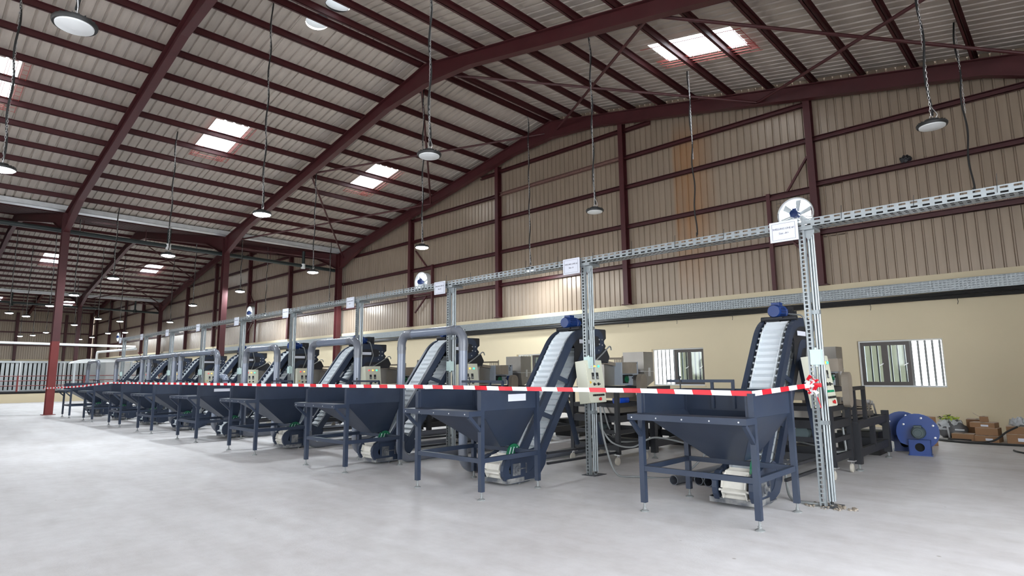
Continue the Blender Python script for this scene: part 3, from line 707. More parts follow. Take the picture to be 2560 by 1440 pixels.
# shelling machine on its caster frame
def sheller():
    t = thing('shelling_machine', (0, 0, 0), 'x', 'machine', 'shelling machines along the row')
    u0, u1, v0, v1 = -1.07, -.24, 3.0, 3.78
    for x, y in ((u0, v0), (u1, v0), (u0, v1), (u1, v1)):
        lg = MB().box(x-.03, x+.03, y-.03, y+.03, .15, 1.12).obj('leg', 'black', t)
        c = MB().box(x-.045, x+.045, y-.045, y+.045, .14, .152).bar((x, y, .14), (x+.0, y-.03, .06), .05, .012, (1, 0, 0)).obj('caster_fork', 'zinc', lg)
        MB().lathe((x-.018, y-.03, .058), [(.001, 0), (.045, 0), (.057, .006), (.057, .03), (.045, .036), (.001, .036)], 'x', 16).obj('wheel', 'wheel', lg, True)
    for z, h in ((.25, .09), (.47, .06), (.66, .10), (.86, .06), (1.10, .06)):
        mb = MB()
        for a, b in (((u0, v0), (u1, v0)), ((u0, v1), (u1, v1)), ((u0, v0), (u0, v1)), ((u1, v0), (u1, v1))): mb.bar(a+(z,), b+(z,), .035, h)
        mb.obj('frame_ring', 'black', t)
    MB().box(-.95, -.42, 2.96, 3.26, 1.15, 1.43).box(-.92, -.45, 3.0, 3.4, 1.43, 1.47).obj('drum_casing', 'steel', t)
    ch = [(2.62, 1.52), (2.98, 1.50), (3.02, 1.58), (2.95, 1.70), (2.66, 1.705), (2.60, 1.60)]
    for u in (-.84, -.365): MB().prism(ch, 'x', u, u+.008).obj('chute_side', 'black', t)
    MB().bar((-.60, 2.62, 1.6), (-.60, 3.0, 1.49), .46, .008, (0, 0, 1)).bar((-.60, 2.96, 1.53), (-.6, 2.95, 1.70), .46, .008, (0, 1, 0)).obj('chute_floor', 'navy', t)
    MB().bar((-.6, 2.98, 1.50), (-.6, 3.26, 1.47), .40, .05).obj('spreader', 'dullsteel', t)
    mb = MB(); mb.bar((-.40, 2.98, 1.555), (-.40, 3.44, 1.565), .02, .03); mb.cyl((-.40, 3.44, 1.48), (-.40, 3.44, 1.60), .012, 8)
    for i in range(5): mb.cyl((-.40, 3.22+i*.045, 1.50), (-.40, 3.22+i*.045, 1.55), .008, 6)
    mb.obj('adjusting_bar', 'dullsteel', t)
    MB().prism([(3.22, 1.15), (3.56, 1.15), (3.56, 1.30), (3.72, 1.31), (3.72, 1.51), (3.24, 1.50)], 'x', -.46, -.30).obj('gear_housing', 'plate', t)
    MB().box(-.30, -.17, 3.27, 3.47, 1.33, 1.50).obj('guard_box', 'dullsteel', t)
    MB().box(-.30, -.294, 3.27, 3.42, 1.18, 1.31).obj('gear_recess_shade', 'dark', t)  # solid black plate, painted shade of the gear recess
    MB().lathe((-.294, 3.36, 1.24), [(.05, 0), (.05, .02), (.02, .022), (.02, .04), (.001, .04)], 'x', 16).obj('green_gear', 'green', t, True)
    mb = MB()
    for i in range(4): mb.lathe((-.30, 3.44+i*.03, 1.30), [(.01, 0), (.01, .012), (.001, .012)], 'x', 8)
    for y, z in ((3.52, 1.42), (3.5, 1.36), (3.66, 1.49), (3.54, 1.26)): mb.lathe((-.30, y, z), [(.012, 0), (.012, .012), (.001, .012)], 'x', 8)
    tag(mb.obj('bolt', 'rubber', t), kind='stuff')
    pts = [(3.61+.09*cos(q), 1.23+.09*sin(q)) for q in [pi*k/10 for k in range(11)]]+[(3.60+.08*cos(q), .94+.08*sin(q)) for q in [pi+pi*k/10 for k in range(11)]]
    MB().prism(pts, 'x', -.22, -.135).obj('belt_guard', 'dullsteel', t)
    mb = MB().box(-.80, -.40, 4.06, 4.36, 1.36, 1.68); mb.prism([(4.06, 1.36), (4.36, 1.36), (4.36, 1.20), (4.10, 1.10)], 'x', -.80, -.40)
    asp = mb.obj('aspirator_hopper', 'steel', t)
    MB().box(-.81, -.39, 4.05, 4.37, 1.355, 1.365).box(-.40, -.385, 4.20, 4.24, 1.28, 1.42).obj('seam', 'zinc', asp)
    MB().lathe((-.45, 3.30, .92), [(.001, 0), (.075, 0), (.085, .02), (.085, .22), (.06, .25), (.06, .28)], 'y', 16).box(-.50, -.40, 3.36, 3.5, 1.0, 1.04).obj('main_motor', 'brightblue', t, True)
    mb = MB().lathe((-.62, 3.95, 1.22), [(.001, 0), (.06, 0), (.07, .02), (.07, .16), (.06, .18), (.001, .19)], 'z', 14); mb.bar((-.62, 3.95, 1.1), (-.62, 3.95, 1.22), .05, .05)
    mb.obj('upper_motor', 'motor', t, True)
    mb = MB(); mb.box(-1.0, -.3, 3.05, 3.7, .74, .77); mb.box(-1.0, -.3, 3.05, 3.08, .77, .84); mb.box(-.34, -.3, 3.05, 3.7, .77, .83); mb.obj('discharge_tray', 'steel', t)
    MB().box(-1.0, -.36, 3.1, 3.72, .96, 1.08).obj('lower_casing', 'dullsteel', t)
    mb = MB(); mb.tube(bend3([(-.3, 3.05, .8), (-.26, 2.95, .5), (-.3, 3.1, .32), (-.25, 3.6, .28), (-.3, 3.7, .6)], .08), .014, 6); mb.tube(bend3([(-.5, 3.0, .86), (-.35, 2.92, .55), (-.5, 3.3, .36), (-.9, 3.5, .40)], .08), .012, 6)
    mb.obj('cable', 'conduit', t, True)
    MB().lathe((-.6, 3.0, .55), [(.001, 0), (.09, 0), (.09, .12), (.001, .12)], 'y', 14).obj('lower_motor', 'gmotor', t, True)
    return t

# sieving table behind it
def sieve():
    t = thing('sieving_table', (0, 0, 0), 'x', 'machine', 'sieving tables behind the shelling machines')
    u0, u1, v0, v1 = -1.07, -.20, 3.95, 5.6
    for x in (u0, u1):
        for y in (v0, v1):
            lg = MB().box(x-.045, x+.045, y-.045, y+.045, .09, .72 if y > 4 else .64).obj('leg', 'black', t)
            MB().cyl((x, y, .01), (x, y, .1), .016, 8).lathe((x, y, 0), [(.001, 0), (.05, 0), (.05, .012), (.02, .03), (.001, .03)], n=12).obj('levelling_foot', 'conduit', lg, True)
        MB().box(x-.03, x+.03, 4.75, 4.83, .24, .6).obj('middle_post', 'black', t)
    for z, h in ((.60, .11), (.23, .11)):
        mb = MB()
        for a, b in (((u0, v0), (u1, v0)), ((u0, v1), (u1, v1)), ((u0, v0), (u0, v1)), ((u1, v0), (u1, v1))): mb.bar(a+(z,), b+(z,), .05, h)
        mb.obj('frame_ring', 'black', t)
    MB().bar((u0, v0, .42), (u1, v0, .42), .04, .07).obj('cross_beam', 'black', t)
    for y in (3.95, 4.46):
        MB().box(u1-.025, u1+.025, y-.025, y+.025, .64, 1.10).obj('goal_post', 'black', t)
    MB().box(u1-.025, u1+.025, 3.80, 4.485, 1.07, 1.12).obj('goal_bar', 'black', t)
    MB().bar((-.63, 3.98, .93), (-.63, 5.62, .80), .5, .10).obj('screen_tray', 'dullsteel', t)
    for y, z in ((4.05, .94), (4.15, .93), (5.4, .85), (5.55, .83)): MB().cyl((-.90, y, z), (-.34, y, z), .035, 12).obj('roller', 'zinc', t, True)
    MB().bar((-.63, 4.0, .80), (-.63, 5.5, .74), .56, .02).obj('belt', 'rubber', t)
    mb = MB(); mb.bar((-.34, 4.0, .76), (-.34, 5.5, .69), .02, .06); mb.bar((-.34, 4.0, .68), (-.34, 5.5, .66), .02, .03); mb.bar((-.34, 5.3, .62), (-.34, 5.3, .80), .02, .03); mb.box(-.36, -.32, 3.95, 4.2, .66, .84)
    mb.obj('tray_rim', 'steel', t)
    MB().bar((-.63, 5.62, .82), (-.63, 5.72, .64), .03, .03, (1, 0, 0)).bar((-.34, 5.58, .82), (-.34, 5.70, .62), .02, .02, (1, 0, 0)).obj('support_arm', 'zinc', t)
    MB().bar((-.65, 5.6, .60), (-.65, 6.35, .46), .5, .02).bar((-.40, 5.6, .62), (-.40, 6.35, .48), .012, .14).bar((-.90, 5.6, .62), (-.90, 6.35, .48), .012, .14).obj('discharge_ramp', 'black', t)
    MB().box(-.95, -.35, 5.75, 6.3, .0, .36).obj('catch_bin', 'rubber', t)
    return t

hop0 = feed_hopper(); con0 = conveyor(True); conF = conveyor(False); cab0 = cabinet(); siv0 = sieve(); she0 = sheller()
hdesc = ['navy steel feed hopper nearest the camera, with tape round two of its sides', 'second feed hopper from the camera, small white label on its end wall',
         'third feed hopper from the camera, navy, scuffed plain end wall', 'fourth feed hopper along the row, dark navy with no label', 'fifth feed hopper along the row, dark navy with a long white label',
         'sixth feed hopper along the row, dark navy, before the long grey duct header', 'seventh feed hopper along the row, third from the far red column', 'eighth feed hopper along the row, next to last before the red column',
         'farthest feed hopper, white label, beside the red column']
def relabel(o, l): o['label'] = l
for i in range(9):
    x, y = HX[i], HY[i]
    h = hop0 if i == 0 else dup(hop0); h.location = (x, y, 0); relabel(h, hdesc[i])
    if i in (1, 4, 8): 
        lb = MB().box(.008, .011, .42 if i == 1 else .3, .72 if i == 1 else .72, 1.03, 1.11 if i == 1 else 1.09).obj('label_plate', 'paper', h)
    c = (con0 if i == 0 else dup(con0)) if i < 4 else (conF if i == 4 else dup(conF))
    c.location = (x, y, 0); relabel(c, 'inclined conveyor with white buckets on dark rails, rising from the %s feed hopper' % ORD[i])
    cb = cab0 if i == 0 else dup(cab0)
    cb.location = (-2.10, 7.2, .95) if i == 0 else ((x+.06, y+1.93, .95) if i == 1 else (x+.10, y+2.12, .955)); cb.rotation_euler = (0, radians(-7), 0)
    relabel(cb, 'ivory control cabinet with pilot lamps at the head of the %s conveyor' % ORD[i])
    s = she0 if i == 0 else dup(she0); s.location = (x, y, 0)
    if 0 < i < 4: text('ABC'[i-1], .10, s, (-.298, 3.64, 1.43), (pi/2, 0, pi/2))
    relabel(s, ('shelling machine on casters %s, behind the %s conveyor' % (['with a round-ended belt guard', 'lettered A on its grey gear housing', 'lettered B on its grey gear housing', 'lettered C on its grey gear housing'][i], ORD[i])) if i < 4 else 'stainless shelling machine behind the %s conveyor of the row' % ORD[i])
    v = siv0 if i == 0 else dup(siv0); v.location = (x, y, 0)
    relabel(v, 'black sieving table with rollers behind the %s shelling machine' % ORD[i])

# ------------------------------------------------------------------ cable-tray posts, signs, overhead tray
PX = [-2.041-2.886*i for i in range(10)]; PY = 6.624
ORD10 = ORD[:8]+['ninth', 'farthest']
def tray_post():
    t = thing('tray_post', (0, 0, 0), 'x', 'post', 'slotted posts under the overhead cable tray')
    mb = MB(); w = .028; ZT = 2.85
    perforated(mb, lambda a, b: (b, -.02, a), .0, ZT, -w, w, 1, .0435, .66, .46)
    perforated(mb, lambda a, b: (b, -.017, a), .0, ZT, -w, w, 1, .0435, .66, .46)
    mb.box(-w-.002, -w, -.02, .03, 0, ZT); mb.box(w, w+.002, -.02, .03, 0, ZT); mb.box(-w, -w+.012, .028, .03, 0, ZT); mb.box(w-.012, w, .028, .03, 0, ZT)
    mb.obj('slotted_channel', 'galv', t)
    MB().box(-.08, .14, -.06, .20, 0, .006).obj('base_plate', 'pan', t)
    MB().box(.04, .07, .06, .09, .006, ZT-.05).obj('rear_channel', 'galv', t)
    for x, y in ((.048, .045), (.074, .05), (.088, .075)): MB().cyl((x, y, .05), (x, y, ZT-.02), .0125, 10).obj('conduit_pipe', 'galv', t, True)
    for z in (.82, 1.95): MB().box(-.0, .10, .03, .09, z-.02, z+.02).obj('clamp', 'galv', t)
    MB().tube([(.06, .06, 1.40), (.055, .05, 1.30), (.07, .05, 1.15), (.075, .055, .9), (.07, .06, .3), (.06, .07, .02)], .016, 8).tube([(.05, .06, 1.56), (.045, .05, 1.8), (.05, .06, 1.9)], .014, 8).obj('black_cable', 'rubber', t, True)
    b = MB().box(.0, .10, -.05, .03, 1.405, 1.56).obj('junction_box', 'mint', t)
    MB().cyl((.04, -.0, 1.56), (.04, 0, 1.58), .016, 10).obj('gland', 'mint', b, True); MB().cyl((.04, 0, 1.385), (.04, 0, 1.405), .018, 10).obj('gland', 'mint', b, True)
    MB().box(-.06, .12, -.03, .22, ZT-.03, ZT).prism([(-.02, ZT-.03), (.12, ZT-.03), (.12, ZT-.06), (.06, ZT-.14)], 'y', .02, .024).obj('head_bracket', 'galv', t)
    return t
tp = tray_post()
grade = ['+', '', '', '']
for i, x in enumerate(PX):
    p = tp if i == 0 else dup(tp); p.location = (x, PY, 0)
    relabel(p, '%s slotted steel post carrying the overhead cable tray, with a junction box' % ORD10[i])
    g = thing('line_sign', (x-.155, PY-.075, 2.83), 'white paper sign headed SHELLING LINE taped to the tray at the %s post' % ORD10[i], 'sign', 'line signs on the cable tray', 0)
    w, h = .145, .11
    MB().box(-w, w, -.004, .004, -h, h).obj('sheet', 'paper', g)
    mb = MB(); 
    for q in ((-w+.025, w-.025, h-.022, h-.02), (-w+.025, w-.025, -h+.02, -h+.022), (-w+.025, -w+.027, -h+.02, h-.02), (w-.027, w-.025, -h+.02, h-.02)): mb.box(q[0], q[1], -.0055, -.004, q[2], q[3])
    mb.obj('printed_border', 'ink', g)
    text('SHELLING LINE #%d' % (i+1), .028, g, (0, -.0048, .03), (pi/2, 0, 0))
    if i < 4: text('Size -%s' % ['A+', 'A', 'B', 'C'][i], .03, g, (0, -.0048, -.02), (pi/2, 0, 0))
tr = thing('cable_tray', (PX[0], PY, 2.85), 'long galvanised slotted cable tray running overhead on the row of posts', 'cable tray')
mb = MB(); x1, xm, x0 = 3.2-PX[0], -13-PX[0], PX[9]-.3-PX[0]
for y in (-.035, .165): perforated(mb, lambda a, b, y=y: (a, y, b), xm, x1, 0, .085, 2, .095, .6, .42)
perforated(mb, lambda a, b: (a, b, 0), xm, x1, -.035, .165, 3, .06, .5, .5)
for y in (-.035, .165): perforated(mb, lambda a, b, y=y: (a, y, b), x0, xm, 0, .085, 2, .19, .6, .42)
mb.add([(x0, -.035, 0), (xm, -.035, 0), (xm, .165, 0), (x0, .165, 0)], [(0, 1, 2, 3)])
mb.obj('slotted_channel', 'galv', tr)
mb = MB()
for k in range(4): mb.tube([(x0+j*(x1-x0)/40, .02+k*.03, .025+.012*sin(j*1.3+k)) for j in range(41)], .012, 5)
mb.obj('cable', 'rubber', tr, True)
mb = MB()
for k in range(26):
    xx = x1-.5-k*.62; mb.bar((xx, -.038, .02), (xx+.01, -.042, .13+.03*(k % 3)), .004, .004)
mb.obj('cable_tie', 'rubber', tr)

# wall tray and cable bundle
wt = thing('wall_cable_tray', (-10, G-.08, 3.08), 'perforated galvanised cable tray along the top of the cream wall', 'cable tray')
mb = MB(); perforated(mb, lambda a, b: (a, -.05, b), -3.0, 12.5, 0, .26, 5, .075, .55, .42); mb.add([(-3.0, 0, 0), (12.5, 0, 0), (12.5, 0, .26), (-3.0, 0, .26)], [(0, 1, 2, 3)])
mb.box(XEND+10.2, -3.0, -.052, -.048, 0, .26); mb.box(XEND+10.2, 12.5, -.05, .08, -.004, 0); mb.box(XEND+10.2, 12.5, -.05, .08, .256, .26)
mb.obj('perforated_side', 'galv', wt)
wc = thing('cable_bundle', (-10, G-.1, 2.98), 'thick black cable bundle strapped under the wall cable tray', 'cable')
mb = MB()
for k, (dy, dz, r) in enumerate(((0, .03, .045), (.03, -.05, .04), (-.02, -.03, .035), (.04, .05, .035))):
    mb.tube([(XEND+12+j*(83.9)/60, dy+.01*sin(j*1.7+k), dz+.012*sin(j*.9+k*2)) for j in range(61)], r, 6)
mb.obj('cable', 'rubber', wc, True)
mb = MB()
for k in range(9): xx = 11.5-k*1.7; mb.tube([(xx, -.06, -.06), (xx+.01, -.07, -.16), (xx-.005, -.065, -.22)], .006, 5)
mb.obj('tie_tail', 'rubber', wc)

# ------------------------------------------------------------------ grey PVC dust ducts
def duct(name_label, xs, z, y=5.6, r=.062, floor_legs=(), y2=9.0):
    t = thing('dust_duct', (xs[0], y, 0), name_label, 'duct', 'grey dust ducts over the row')
    x0 = xs[0]; L = [x-x0 for x in xs]
    MB().cyl((min(L)+.1, 0, z), (max(L)-.1, 0, z), r, 18).obj('header_pipe', 'pvc', t, True)
    for k, a in enumerate(L):
        end = a in (min(L), max(L)); s = 1 if a == min(L) else -1
        if end:
            p = MB().tube(bend3([(a+s*.30, 0, z), (a, 0, z), (a, 0, z-.30)], .17, 7), r*1.06, 18)
            for q in ((a+s*.24, 0, z), (a, 0, z-.24)): 
                d = (.05, 0, 0) if q[2] == z else (0, 0, .05)
                p.cyl(q, Vector(q)+Vector(d), r*1.13, 18)
            p.obj('elbow', 'pvcj', t, True)
        else: MB().cyl((a-.12, 0, z), (a+.12, 0, z), r*1.12, 18).cyl((a, 0, z-.16), (a, 0, z), r*1.1, 18).obj('tee', 'pvcj', t, True)
        bot = .27
        MB().cyl((a, 0, z-.15), (a, 0, bot), r, 18).obj('drop_pipe', 'pvc', t, True)
        mb = MB().tube(bend3([(a, 0, bot+.06), (a, 0, .07), (a, .34, .07)], .19, 7), r*1.06, 18); mb.obj('floor_elbow', 'pvcj', t, True)
        MB().cyl((a, .30, .07), (a, y2-y, .07), r, 16).obj('floor_pipe', 'pvcj', t, True)
    return t
duct('grey duct arch nearest the camera, between the second and third hoppers', [-6.29, -7.74], 1.97)
duct('grey duct arch between the third and fourth hoppers', [-9.0, -10.62], 1.94)
duct('grey duct arch between the fourth and fifth hoppers', [-12.03, -13.58], 1.93)
duct('long grey duct header with six drops over the far half of the row', [-15.23, -17.83, -18.32, -20.6, -21.3, -24.3], 1.94)
duct('grey duct arch at the far end of the row beside the red column', [-27.3, -28.9], 1.96, y=5.7)
t = thing('pipe_elbow', (-15.0, 5.72, 1.20), 'short bent grey pipe end beside the long duct header', 'pipe')
MB().tube(bend3([(-.55, 0, -.12), (-.38, 0, .14), (0, 0, .14), (.1, 0, -.10)], .13, 6), .07, 16).obj('bent_pipe', 'pvc', t, True)
def hollow(a, b, r, n=20):
    a = Vector(a); b = Vector(b)
    mb = MB(); d = (b-a).normalized(); x = d.cross(Vector((0, 0, 1))).normalized(); y = x.cross(d); vs = []; rings = ((a, r), (b, r), (b, r*.88), (a, r*.88))
    for p, q in rings: vs += [p+(x*cos(2*pi*i/n)+y*sin(2*pi*i/n))*q for i in range(n)]
    mb.add(vs, [(k*n+i, k*n+(i+1) % n, ((k+1) % 4)*n+(i+1) % n, ((k+1) % 4)*n+i) for k in range(4) for i in range(n)]); return mb
for k, (x, y, L, w) in enumerate(((-3.73, 6.70, 3.6, 'left of three, set apart, under the nearest hopper'), (-3.50, 6.88, 3.2, 'middle of three under the nearest hopper'), (-3.37, 6.86, 3.4, 'closest to the conveyor boot of the nearest hopper'))):
    t = thing('loose_pipe', (x, y, .058), 'loose grey PVC pipe on the floor, %s' % w, 'pipe', 'loose pipes under the nearest hopper')
    hollow((0, 0, 0), (.18, L, 0), .057).obj('pipe_wall', 'pvcj', t, True)

# ------------------------------------------------------------------ barrier tape
def ribbon(pts, h, seg, name, parent, flip=0):
    mb = MB(); P = [Vector(p) for p in pts]; d = [0]
    for a, b in zip(P, P[1:]): d.append(d[-1]+(b-a).length)
    T = d[-1]; n = max(2, int(T/seg)); prev = None; k = 0
    def at(s):
        k = 0
        while k < len(d)-2 and d[k+1] < s: k += 1
        f = (s-d[k])/max(1e-9, d[k+1]-d[k]); return P[k].lerp(P[k+1], f), (P[k+1]-P[k]).normalized()
    for i in range(n*2):
        a, da = at(T*i/(2*n)); b, db = at(T*(i+1)/(2*n)); mb.mi = (i//2+flip) % 2
        sg = .010*sin(i*.7); th = Vector((da.y, -da.x, 0)).normalized()*.0008; sk = da*.012 if True else 0
        o1 = Vector((0, 0, h/2)); c0 = [a-o1, b-o1, b+o1+sk, a+o1+sk]
        mb.add([p-th for p in c0]+[p+th for p in c0], [(0, 1, 2, 3), (7, 6, 5, 4), (0, 4, 5, 1), (3, 2, 6, 7)])
    return mb.obj(name, ['tapew', 'taper'], parent)
bt = thing('barrier_tape', (0, 0, 0), 'red and white striped barrier tape stretched along the hopper fronts', 'tape')
knot = (PX[0]-.0, PY-.045, 1.20)
tp_pts = [knot, (HX[0]+.02, HY[0]-.012, 1.152), (HX[0]-HW-.03, HY[0]-.012, 1.165)]
tp_pts += [(HX[1]+.012, HY[1]+.3, 1.18)]
for i in range(1, 7): tp_pts += [(HX[i]+.012, HY[i]-.012, 1.195), (HX[i]-HW-.02, HY[i]-.012, 1.20)]
ribbon(tp_pts, .045, .185, 'tape_run', bt)
e = Vector(tp_pts[-1]); ribbon([e, (-24, 4.42, 1.06), (-27.85, 4.2, .98), (-28.3, 4.22, .90)], .055, .2, 'tape_tail', bt)
mb = MB()
for k in range(26):
    q = k*.9; mb.mi = k % 2; c = Vector(knot)+Vector((.035*sin(q*1.7), -.03+.015*cos(q*2.3), .05*cos(q)))
    mb.bar(c, c+Vector((.05*cos(q*2.1), -.02, .05*sin(q*1.3))), .03, .003, (sin(q), cos(q), .3))
mb.mi = 1; mb.bar(Vector(knot)+Vector((.02, -.01, 0)), Vector(knot)+Vector((.09, -.01, .0)), .003, .04)
mb.obj('knot', ['tapew', 'taper'], bt)
ribbon([Vector(knot)+Vector((.01, -.03, -.01)), Vector(knot)+Vector((.05, -.04, -.12)), Vector(knot)+Vector((.075, -.04, -.2)), Vector(knot)+Vector((.08, -.035, -.33))], .03, .10, 'tape_end', bt)

# ------------------------------------------------------------------ hanging lamps
LZ = 5.2
def chain_mesh(L):
    mb = MB(); n = int(L/.052)
    for k in range(n):
        z = .052*k; vert = k % 2; pts = []
        for i in range(6):
            q = 2*pi*i/6; a = .014*cos(q); b = .032*sin(q)+.032
            pts.append((a if vert else 0, 0 if vert else a, z+b))
        for i in range(6): mb.bar(pts[i], pts[(i+1) % 6], .008, .008, (1, .3, 0))
    return mb.mesh('chain', 'zinc')
def cable_mesh(L):
    mb = MB(); mb.tube([(.022*cos(z*5), .022*sin(z*5), z) for z in [L*i/60 for i in range(61)]], .018, 6); return mb.mesh('power_cable', 'rubber', True)
LAMP_PARTS = {}
def lamp(x, y, lit, label, z=LZ, near=True):
    t = thing('high_bay_lamp', (x, y, z), label, 'lamp', 'high bay lamps, lit' if lit else 'high bay lamps, unlit')
    if 'h' not in LAMP_PARTS:
        LAMP_PARTS['h'] = MB().lathe((0, 0, 0), [(.18, -.012), (.205, -.018), (.215, 0), (.215, .022), (.20, .036), (.10, .05), (.095, .095), (.06, .105), (.001, .107)], n=32).mesh('housing', 'rubber', True)
        f = MB()
        for k in range(20): q = 2*pi*k/20; f.bar((.10*cos(q), .10*sin(q), .045), (.198*cos(q), .198*sin(q), .038), .004, .03)
        LAMP_PARTS['f'] = f.mesh('cooling_fins', 'black')
        b = MB().lathe((0, 0, 0), [(.183, -.010), (.18, -.03), (.12, -.05), (.001, -.058)], n=32)
        LAMP_PARTS['on'] = b.mesh('lens', 'lamp', True); LAMP_PARTS['off'] = b.mesh('lens', 'offlens', True)
        LAMP_PARTS['hook'] = MB().tube([(.02*cos(q), 0, .135+.03*sin(q)) for q in [2*pi*i/12 for i in range(13)]], .006, 6).tube(bend3([(.05, 0, .10), (.09, 0, .16), (.03, 0, .28), (.0, 0, .34)], .04), .006, 6).mesh('hook', 'zinc', True)
    link('housing', LAMP_PARTS['h'], t); link('cooling_fins', LAMP_PARTS['f'], t); link('lens', LAMP_PARTS['on' if lit else 'off'], t); link('hook', LAMP_PARTS['hook'], t)
    L = round((ztop(x, ZSH)-z-.16)*4)/4
    for key, fn in (('c', chain_mesh), ('w', cable_mesh)):
        if (key, L) not in LAMP_PARTS: LAMP_PARTS[(key, L)] = fn(L)
        o = link('chain' if key == 'c' else 'power_cable', LAMP_PARTS[(key, L)], t, (0, 0, .165)); o.scale.z = (ztop(x, ZSH)-.005-z-.165)/L
lamp(-7.659, 1.103, False, 'unlit high bay lamp hanging closest to the camera, large round white lens')
lamp(-8.041, 6.347, False, 'unlit high bay lamp on a chain above the gap between the second and third hoppers')
lamp(-8.173, 11.506, False, 'unlit high bay lamp in front of the middle of the corrugated gable wall')
lamp(-1.375, 11.216, False, 'unlit high bay lamp above the slotted tray, past the large wall fan')
ON = [(-13.927, 5.945, 'large lit high bay lamp under the rafter of the second frame'), (-20.84, 5.96, 'lit high bay lamp just above the dark drain pipe'), (-20.658, 10.837, 'lit high bay lamp below a white pipe collar, by the gable column'),
      (-14.314, 11.055, 'lit high bay lamp above the second wall fan'), (-27.14, 5.897, 'lit high bay lamp between the two nearest valley columns'), (-27.644, 10.972, 'lit high bay lamp above the third wall fan'),
      (-34.809, 11.345, 'lit high bay lamp beyond the second valley column'), (-33.904, 5.868, 'lit high bay lamp beside the near red column'), (-39.827, 5.889, 'lit high bay lamp past the red column, under the middle bay roof'),
      (-47.457, 5.875, 'lit high bay lamp over the far grey louvred panels'), (-46.897, 9.534, 'lit high bay lamp over the far white cabin'), (-45.72, 4.869, 'lit high bay lamp at the edge of the far platform'),
      (-46.606, 13.766, 'lit high bay lamp near the gable wall in the middle bay'), (-48.008, 11.047, 'lit high bay lamp beyond the fourth wall fan post'), (-53.278, 9.416, 'lit high bay lamp behind the red column, middle bay'),
      (-59.802, 14.216, 'small distant lit lamp by the gable wall of the last bay'), (-61.739, 13.38, 'small distant lit lamp in the last bay, in front of a wall post'), (-63.592, 9.313, 'small distant lit lamp in the last bay, over the white pipe'),
      (-68.407, 9.09, 'small distant lit lamp near the end wall, middle of three'), (-70.337, 8.43, 'small distant lit lamp near the end wall post'), (-72.966, 13.468, 'farthest lit lamp, close to the corner of the end wall'), (-68.734, 13.622, 'small distant lit lamp just before the hall corner'),
      (-14.144, 1.179, 'lit high bay lamp level with the nearest rafter, far side of the frame')]
for x, y, l in ON: lamp(x, y, True, l)
lamp(-13.68, 15.3, True, 'lit high bay lamp on the ridge, just touching the slotted tray', 4.93)
lamp(-27.2, 15.2, True, 'lit high bay lamp behind the slotted tray at the gable column', 4.9)
lamp(-34.5, 15.2, True, 'lit high bay lamp behind the slotted tray beyond the valley column', 4.9)
for k, (x, y, z, l) in enumerate(((-7.124, 14.63, 4.95, 'black cable with chain hanging empty in front of the rust-stained cladding'), (-1.247, 14.657, 4.85, 'black cable hanging empty past the large wall fan'))):
    t = thing('hanging_cable', (x, y, z), l, 'cable', 'empty lamp cables')
    L = ztop(x, ZSH)-.005-z
    link('power_cable', cable_mesh(L), t); link('chain', chain_mesh(L*.55), t, (.02, 0, L*.45)); MB().cyl((0, 0, -.05), (.0, 0, .06), .018, 8).obj('cable_end', 'rubber', t)

# ------------------------------------------------------------------ wall fans
FL = ['large white extractor fan with a blue motor beside the SHELLING LINE #1 sign', 'white extractor fan with blue motor behind the tray near the third post', 'small distant extractor fan with blue motor by the second valley column', 'farthest extractor fan, just above the far end of the tray']
for f, l in zip(FANX, FL):
    t = thing('wall_fan', (f, G-.05, FZ), l, 'fan', 'wall extractor fans')
    MB().lathe((0, 0, 0), [(FR, .12), (FR, -.14), (FR+.03, -.17), (FR+.04, -.12), (FR+.02, -.10), (FR+.02, .12)], 'y', 40).obj('fan_ring', 'white', t, True)
    mb = MB()
    for k in range(6):
        q = 2*pi*k/6+.35; c, s_ = cos(q), sin(q)
        p = [(.08, -.05, -.03), (.40, -.075, -.05), (.40, .075, .03), (.08, .05, .03)]
        top = [Vector((r*c-w*s_, y-.02, r*s_+w*c)) for r, w, y in p]
        mb.add(top+[v+Vector((0, .008, 0)) for v in top], [(0, 1, 2, 3), (7, 6, 5, 4), (0, 4, 5, 1), (1, 5, 6, 2), (2, 6, 7, 3), (3, 7, 4, 0)])
    mb.lathe((0, 0, 0), [(.001, -.05), (.09, -.05), (.09, .02), (.001, .02)], 'y', 16)
    mb.obj('blades', 'greywhite', t)
    MB().lathe((0, 0, 0), [(.06, -.06), (.105, -.08), (.11, -.10), (.11, -.26), (.10, -.29), (.001, -.30)], 'y', 18).box(-.05, .05, -.22, -.12, .10, .15).obj('motor', 'motor', t, True)
    mb = MB()
    for s_ in (-1, 1): mb.bar((s_*.12, -.16, -.06), (s_*(FR-.02), -.15, -.14), .03, .02)
    mb.bar((-.12, -.17, -.12), (.12, -.17, -.12), .03, .02); mb.obj('motor_bracket', 'white', t)
    mb = MB()
    for a in [(-.55+.1*i) for i in range(12)]: mb.bar((a, .13, -.55), (a, .13, .62), .006, .006); mb.bar((-.55, .13, a), (.55, .13, a), .006, .006)
    mb.obj('wire_guard', 'black', t)

